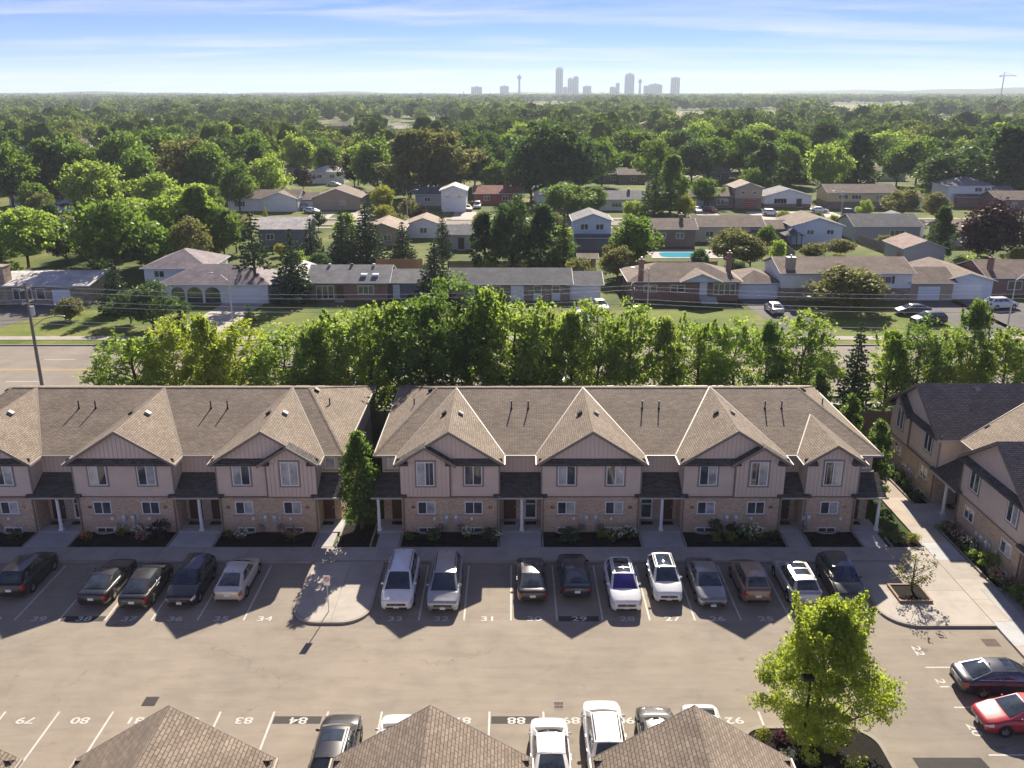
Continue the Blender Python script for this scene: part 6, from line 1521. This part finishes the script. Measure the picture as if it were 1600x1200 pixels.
T += [(10, 300, 205, 90, 'tall', 'dark'), (120, 318, 215, 85, 'broad', 'green'), (225, 330, 235, 85, 'broad', 'green'), (330, 322, 222, 80, 'broad', 'green'), (288, 352, 290, 76, 'broad', 'street'), (215, 385, 312, 90, 'broad', 'street'), (300, 375, 300, 80, 'broad', 'green'), (370, 395, 330, 62, 'broad', 'olive'), (85, 380, 318, 60, 'tall', 'dark'),
      (150, 398, 330, 70, 'broad', 'green'), (235, 430, 345, 90, 'broad', 'green'), (300, 425, 340, 70, 'broad', 'olive'), (60, 345, 285, 60, 'broad', 'green'), (10, 400, 345, 60, 'broad', 'green'), (350, 300, 212, 74, 'broad', 'dark'), (375, 330, 250, 60, 'broad', 'green'), (560, 290, 225, 60, 'broad', 'street'), (700, 310, 225, 70, 'broad', 'olive'), (620, 295, 218, 74, 'tall', 'olive'), (830, 315, 215, 84, 'broad', 'dark'), (905, 312, 212, 84, 'broad', 'dark'), (760, 290, 205, 70, 'broad', 'dark'), (800, 280, 205, 70, 'broad', 'green'),
      (1025, 300, 218, 66, 'broad', 'green'), (1060, 280, 200, 70, 'broad', 'dark'), (1105, 285, 210, 60, 'broad', 'green'), (1165, 285, 205, 66, 'broad', 'green'), (1215, 275, 200, 60, 'broad', 'green'), (1310, 285, 215, 60, 'broad', 'green'), (1375, 262, 205, 70, 'broad', 'street'), (1400, 290, 225, 56, 'broad', 'green'), (1455, 285, 212, 80, 'broad', 'dark'), (1520, 300, 215, 80, 'broad', 'dark'), (1545, 290, 200, 90, 'tall', 'dark'), (1180, 250, 190, 60, 'broad', 'street'), (1095, 255, 188, 64, 'broad', 'street')]
for t in T: auto(*t)
rt = random.Random(2024)
FIELDS = [(520, 725, 194, 218), (365, 478, 202, 224), (480, 645, 194, 212), (55, 165, 176, 203), (1040, 1225, 173, 199), (815, 905, 162, 184), (1285, 1435, 163, 186), (1430, 1590, 185, 206)]
def in_field(x, y):
    u, v = project((x, y, 0))
    return any(a < u < b_ and c < v < d for a, b_, c, d in FIELDS)
def near_house_view(x, y, h):
    """True if a tree here would stand in front of a house that the photograph shows."""
    u, v = project((x, y, 0)); ut, vt = project((x, y, h))
    for hx, hy, s, hu, hv in HOUSES:
        if hy > y and hy-y < 90 and hy < 330 and abs(hu-u) < 42 and vt < hv+2 < v+30: return True
    return False
grid_pts = [(a[0], a[1], a[3]/2) for a in AUTO]
tries = 0
while len(AUTO) < 262 and tries < 30000:
    tries += 1
    y = (228 + 190*rt.random()) if tries % 3 else 118 + 110*rt.random(); x = rt.uniform(-1, 1)*(y*0.60+12)
    w = rt.uniform(8, 14) if y > 250 else rt.uniform(5, 8); h = w*rt.uniform(0.85, 1.25)
    if 204 < y < 222 or 326 < y < 342 or not clear(x, y, w*0.35) or in_field(x, y): continue
    if y < 228 and x > -30: continue
    if y < 150: continue
    if y < 330 and near_house_view(x, y, h): continue
    if any((x-a)**2+(y-b_)**2 < (0.40*(w+2*c))**2 for a, b_, c in grid_pts): continue
    grid_pts.append((x, y, w/2)); kd = rt.choice(['broad', 'broad', 'broad', 'tall', 'spruce']) if y < 420 else rt.choice(['broad', 'broad', 'broad', 'tall'])
    if kd == 'spruce': w *= 0.5
    AUTO.append([x, y, h*(1.15 if kd == 'tall' else 1), w, kd, 'spruce' if kd == 'spruce' else rt.choice(['green', 'street', 'green', 'dark', 'olive', 'street', 'purple' if rt.random() < 0.25 else 'green'])])
tries = 0
while len(AUTO) < 318 and tries < 20000:
    tries += 1
    y = rt.uniform(136, 204); x = rt.uniform(-1, 1)*(y*0.58+6); w = rt.uniform(2.6, 5.4); h = w*rt.uniform(0.7, 1.2)
    if not clear(x, y, w*0.5) or (128 < y < 134): continue
    if near_house_view(x, y, h) and h > 3.2: continue
    if any((x-a)**2+(y-b_)**2 < (0.42*(w+2*c))**2 for a, b_, c in grid_pts): continue
    grid_pts.append((x, y, w/2)); AUTO.append([x, y, h, w, 'broad' if h > 3.4 else 'bush', rt.choice(['green', 'street', 'olive', 'street', 'yellow', 'dark'])])
# labels: each tree is told apart by its look, the nearest house and its order from the left
LW = {'green': 'mid-green', 'street': 'light green', 'dark': 'dark green', 'olive': 'olive green', 'purple': 'purple-leaved', 'spruce': 'dark', 'yellow': 'yellow-green', 'bright': 'bright green'}
KW = {'broad': 'tree', 'tall': 'tall tree', 'spruce': 'spruce', 'barespruce': 'bare-trunked spruce', 'bush': 'bush'}
grp = {}
for a in AUTO:
    u, v = project((a[0], a[1], 0)); best = min(HOUSES, key=lambda q: ((q[3]-u)/1.0)**2 + ((q[4]-v)*2.5)**2)
    rel = 'right of' if u-best[3] > 25 else ('left of' if best[3]-u > 25 else ('behind' if a[1] > best[1] else 'in front of'))
    grp.setdefault((LW[a[5]]+' '+KW[a[4]], rel, best[2], round(best[0])), []).append((u, a))
def plural(s): return s[:-1]+'es' if False else ('bushes' if s.endswith('bush') else s)+('' if s.endswith('bush') else 's')
seen_l = {}
for (look, rel, short, _), L in grp.items():
    L.sort(key=lambda q: q[0])
    for i, (u, a) in enumerate(L):
        if len(L) == 1: lb = '%s %s the %s' % (look, rel, short)
        else:
            n = {2: 'two', 3: 'three', 4: 'four', 5: 'five', 6: 'six', 7: 'seven', 8: 'eight'}.get(len(L), 'many')
            lb = '%s from left of %s %s %s the %s' % (ORD[i], n, plural(look), rel, short)
        seen_l.setdefault(lb, []).append((u, a))
cnt = 0
for lb, L in seen_l.items():
    L.sort(key=lambda q: q[0])
    for i, (u, a) in enumerate(L):
        if len(L) > 1: lab = '%s %s' % (ORD[i], lb)
        else: lab = lb
        key = {'broad': 'broad%d' % (cnt % 4), 'tall': 'tall%d' % (cnt % 2), 'spruce': 'spruce%d' % (cnt % 3), 'barespruce': 'barespruce', 'bush': 'bush%d' % (cnt % 2)}[a[4]]
        cnt += 1
        plant(key, a[0], a[1], a[2], a[3], a[5], lab, cat='tree' if a[4] != 'bush' else 'bush', name={'spruce': 'spruce_tree', 'barespruce': 'spruce_tree', 'bush': 'bush'}.get(a[4], 'leafy_tree'), group='trees of the suburb')

# ------------------------------------------------------------------ the wood beyond, one mass of crowns
rsw = np.random.RandomState(99)
_t = (1+5**0.5)/2
ICO_V = np.array([(-1,_t,0),(1,_t,0),(-1,-_t,0),(1,-_t,0),(0,-1,_t),(0,1,_t),(0,-1,-_t),(0,1,-_t),(_t,0,-1),(_t,0,1),(-_t,0,-1),(-_t,0,1)], dtype=float); ICO_V /= np.linalg.norm(ICO_V[0])
ICO_F = [(0,11,5),(0,5,1),(0,1,7),(0,7,10),(0,10,11),(1,5,9),(5,11,4),(11,10,2),(10,7,6),(7,1,8),(3,9,4),(3,4,2),(3,2,6),(3,6,8),(3,8,9),(4,9,5),(2,4,11),(6,2,10),(8,6,7),(9,8,1)]
def subdiv(V, F):
    V = [tuple(v) for v in V]; c = {}; G = []
    def mid(i, j):
        k = (min(i, j), max(i, j))
        if k not in c: m = (np.array(V[i])+np.array(V[j]))/2; V.append(tuple(m/np.linalg.norm(m))); c[k] = len(V)-1
        return c[k]
    for i, j, k in F: x, y, z = mid(i, j), mid(j, k), mid(k, i); G += [(i, x, z), (j, y, x), (k, z, y), (x, y, z)]
    return np.array(V), G
SPH = {0: (ICO_V, ICO_F)}; SPH[1] = subdiv(*SPH[0]); SPH[2] = subdiv(*SPH[1])
def mass(y0, y1, n, wmin, wmax, per, size, seed, leaf, name, label, lod=1):
    """Crowns of a far wood: each a lumpy core wrapped in loose leaf sprays, no two alike."""
    rs = np.random.RandomState(seed); VV = []; FF = []; off = 0
    SV, SF = SPH[lod]; SF = np.array(SF)
    ys = np.sqrt(rs.uniform(y0*y0, y1*y1, n)); xs = rs.uniform(-1, 1, n)*(ys*0.61+15)
    for x, y in zip(xs, ys):
        w = wmin + (wmax-wmin)*rs.rand()**1.6; h = min(w*rs.uniform(0.75, 1.25), 19.5*rs.uniform(0.75, 1.0))
        uu, vv = project((x, y, 0))
        if y < 4000 and in_field(x, y): continue
        if y < 1300:
            if in_field(x, y) or not clear(x, y, w*0.3): continue
            if any(hy > y and hy-y < 170 and abs(hu-uu) < 13 for hx, hy, s, hu, hv in HOUSES): continue
        K = rs.normal(size=(9, 3)); K[:, 2] = np.abs(K[:, 2]); K /= np.linalg.norm(K, axis=1)[:, None]; A = 0.10+0.34*rs.rand(9)
        def rad(D): return 0.74 + (np.maximum(0, D@K.T)**7 * A).sum(1)
        V = SV*(rad(SV)*(0.66+0.22*rs.rand(len(SV))))[:, None]
        sc = np.array([w/2, w/2, h*0.52]); c0 = np.array([x, y, h*0.5])
        VV.append(V*sc+c0); FF.append(SF+off); off += len(SV)
        d = rs.normal(size=(per, 3)); d[:, 2] = np.abs(d[:, 2])-0.3; d /= np.linalg.norm(d, axis=1)[:, None]
        C = d*(rad(d)*(0.78+0.30*rs.rand(per)))[:, None]*sc + c0
        nr = d + 0.55*rs.normal(size=d.shape); nr /= np.linalg.norm(nr, axis=1)[:, None]
        a = rs.normal(size=d.shape); a -= (a*nr).sum(1)[:, None]*nr; a /= np.linalg.norm(a, axis=1)[:, None]; b = np.cross(nr, a); q = (size*(0.5+0.9*rs.rand(per)))[:, None]
        VV.append(np.stack([C-a*q*0.8-b*q*0.4, C+a*q*0.8-b*q*0.4, C+b*q*0.8], 1).reshape(-1, 3)); FF.append(np.arange(off, off+3*per).reshape(-1, 3)); off += 3*per
    V = np.concatenate(VV).astype(np.float32); F = np.concatenate(FF).astype(np.int32)
    me = bpy.data.meshes.new(name); me.vertices.add(len(V)); me.vertices.foreach_set('co', V.ravel()); me.loops.add(F.size); me.loops.foreach_set('vertex_index', F.ravel())
    me.polygons.add(len(F)); me.polygons.foreach_set('loop_start', np.arange(0, F.size, 3, dtype=np.int32)); me.update(calc_edges=True); me.validate()
    return link(name, me, M_LF[leaf], None, label=label, cat='wood', kind='stuff')
M_LF['wood'] = leafy('leaf_wood', (0.054, 0.092, 0.024), (0.140, 0.195, 0.046), (0.23, 0.33, 0.06), 0.34, 0.3, 0.0)
M_LF['wooddark'] = leafy('leaf_wood_dark', (0.040, 0.070, 0.026), (0.088, 0.130, 0.040), (0.14, 0.22, 0.05), 0.30, 0.3, 0.0)
M_LF['woodlight'] = leafy('leaf_wood_light', (0.105, 0.140, 0.032), (0.210, 0.250, 0.060), (0.34, 0.43, 0.07), 0.40, 0.3, 0.0)
mass(325, 520, 330, 8, 17, 420, 0.62, 4, 'wood', 'far_wood', 'green tree canopy between the back streets and the far wood', 2)
mass(325, 520, 130, 7, 14, 420, 0.60, 3, 'woodlight', 'far_wood', 'light green crowns between the back streets and the far wood', 2)
mass(325, 520, 120, 7, 15, 420, 0.60, 2, 'wooddark', 'far_wood', 'dark crowns between the back streets and the far wood', 2)
mass(520, 900, 560, 9, 22, 230, 1.0, 5, 'wood', 'far_wood', 'hazy green tree canopy beyond the last streets', 2)
mass(520, 900, 260, 8, 17, 230, 0.95, 6, 'woodlight', 'far_wood', 'lighter crowns scattered through the canopy beyond the streets', 2)
mass(520, 900, 330, 8, 20, 230, 1.0, 7, 'wooddark', 'far_wood', 'dark crowns scattered through the canopy beyond the streets', 2)
mass(900, 1800, 1100, 12, 30, 95, 1.9, 8, 'wood', 'far_wood', 'distant hazy tree canopy below the skyline')
mass(900, 1800, 900, 12, 30, 95, 1.9, 9, 'wooddark', 'far_wood', 'dark crowns in the distant canopy below the skyline')
mass(900, 1800, 420, 10, 24, 95, 1.7, 10, 'woodlight', 'far_wood', 'pale crowns in the distant canopy below the skyline')
mass(1800, 5200, 2400, 20, 52, 26, 4.0, 12, 'wood', 'far_wood', 'farthest bluish tree line under the horizon')
mass(1800, 5200, 3200, 20, 56, 26, 4.0, 13, 'wooddark', 'far_wood', 'dark patches of the farthest tree line')
# low wooded rise on the right of the horizon
def hillf(u, v):
    x = -3600 + 9000*u; y = 5400 + 1900*v
    b = max(0, math.sin(PI*v))*(0.35*math.exp(-((x-3300)/1300)**2)*75 + 24 + 6*math.sin(x*0.004)+4*math.sin(x*0.011+1))
    return (x, y, b-2)
MB().grid(hillf, 90, 10).build('hills', M_LF['dark'], kind='structure')
# ------------------------------------------------------------------ skyline
M_TOWER = plain('tower_facade', (0.40, 0.50, 0.48), 0.4, var=0.1, scale=0.05); M_TOWERG = glassy('tower_glass', (0.05, 0.07, 0.08), 0.1)
SD = 4800.0
def tower(u0, u1, vt, label, d=SD, crown=0.0, name='hotel_tower', cat='tower', dep=22):
    x0, x1 = xat(u0, d, 29), xat(u1, d, 29); h = zat(vt, d); r = thing(name, ((x0+x1)/2, d, 0), 0, label, cat, 'distant skyline'); w = (x1-x0)/2
    MB().prism(rrect(-w, w, 0, dep, (min(4, w*.3),)*4), 0, h-crown).build('shaft', M_TOWER, r)
    nb = max(2, int(w/4))
    for i in range(nb): x = -w*0.82+1.64*w*i/max(1, nb-1); MB().box(x-0.9, x+0.9, -0.6, -0.02, 8, h-crown-5).build('window_band', M_TOWERG, r)
    if crown: MB().box(-w*0.78, w*0.78, 2, dep-2, h-crown, h).build('crown', M_TOWER, r)
    MB().box(-w*0.2, w*0.2, 6, 12, h, h+4).build('roof_plant', M_TOWER, r)
    return r
tower(868, 879.5, 105.6, 'tallest hotel tower on the skyline', crown=8); tower(887, 895, 122, 'lower left half of the stepped tower on the skyline', crown=6); tower(895.2, 904, 119.5, 'upper right half of the stepped tower on the skyline', crown=5)
tower(880, 886.5, 136, 'low podium right of the tallest hotel tower', dep=30); tower(911, 924, 134.5, 'low block right of the stepped tower on the skyline'); tower(736, 753, 135.5, 'low broad block at the left of the skyline'); tower(781, 795, 134.5, 'low pale block left of the observation tower')
tower(953, 962, 136, 'low block left of the second tallest tower'); tower(962.2, 968, 130, 'narrow block left of the second tallest tower'); tower(976, 990.8, 115, 'second tallest tower on the skyline', crown=7); tower(1006, 1012, 134, 'left step of the wide low block on the skyline'); tower(1012.2, 1035, 131.5, 'wide low block between the two right towers', crown=5); tower(1048, 1062, 121, 'rightmost tower with raised corners on the skyline')
def obs(u, vt, vp, label, wide):
    x = xat(u, SD, 60); h = zat(vt, SD); hp = zat(vp, SD); r = thing('observation_tower', (x, SD, 0), 0, label, 'tower', 'distant skyline')
    MB().tube((0, 0, 0), (0, 0, hp), 7, 4.5, 14).build('shaft', M_TOWER, r)
    p = MB(); p.tube((0, 0, hp-6), (0, 0, hp), 6, wide, 18); p.tube((0, 0, hp), (0, 0, hp+8), wide, wide*0.95, 18); p.tube((0, 0, hp+8), (0, 0, hp+13), wide*0.7, wide*0.4, 18); p.build('pod', M_TOWER, r)
    MB().tube((0, 0, hp+13), (0, 0, max(h, hp+16)), 1.6, 0.5, 8).build('mast', M_TOWER, r)
obs(811.4, 113.5, 122, 'slender observation tower with a round pod on the skyline', 12); obs(1000, 121, 128, 'short mushroom-shaped tower right of the second tallest tower', 10)
cr = thing('tower_crane', (xat(1566, 2600, 40), 2600, 0), 0, 'red construction crane on the right horizon', 'crane'); M_CR = plain('crane_red', (0.45, 0.10, 0.06), 0.5)
hc = zat(119, 2600); MB().box(-1.0, 1.0, -1, 1, 0, hc).build('mast', M_CR, cr); MB().box(-12, 34, -0.8, 0.8, hc, hc+1.8).build('jib', M_CR, cr); MB().box(-0.6, 0.6, -0.6, 0.6, hc+1.8, hc+10).build('tower_top', M_CR, cr); MB().tube((0, 0, hc+10), (30, 0, hc+1.8), 0.25).build('tie', M_CR, cr); MB().tube((0, 0, hc+10), (-11, 0, hc+1.8), 0.25).build('tie', M_CR, cr); MB().box(-12, -8, -1.2, 1.2, hc-3, hc).build('counterweight', M_METER, cr)
# ------------------------------------------------------------------ air
hm = bpy.data.materials.new('haze_air'); hm.use_nodes = True; hn = hm.node_tree.nodes; hl = hm.node_tree.links; hn.clear()
ho = hn.new('ShaderNodeOutputMaterial'); hv = hn.new('ShaderNodeVolumePrincipled'); hv.inputs['Color'].default_value = (0.80, 0.88, 1.0, 1); hv.inputs['Density'].default_value = 0.00012; hv.inputs['Anisotropy'].default_value = 0.1
hl.new(hv.outputs[0], ho.inputs['Volume'])
MB().box(-9050, 9050, -350, 9050, -1.5, 172).build('haze', hm, kind='stuff', label='pale bluish summer haze over the far suburb', cat='haze')
bpy.context.view_layer.update()
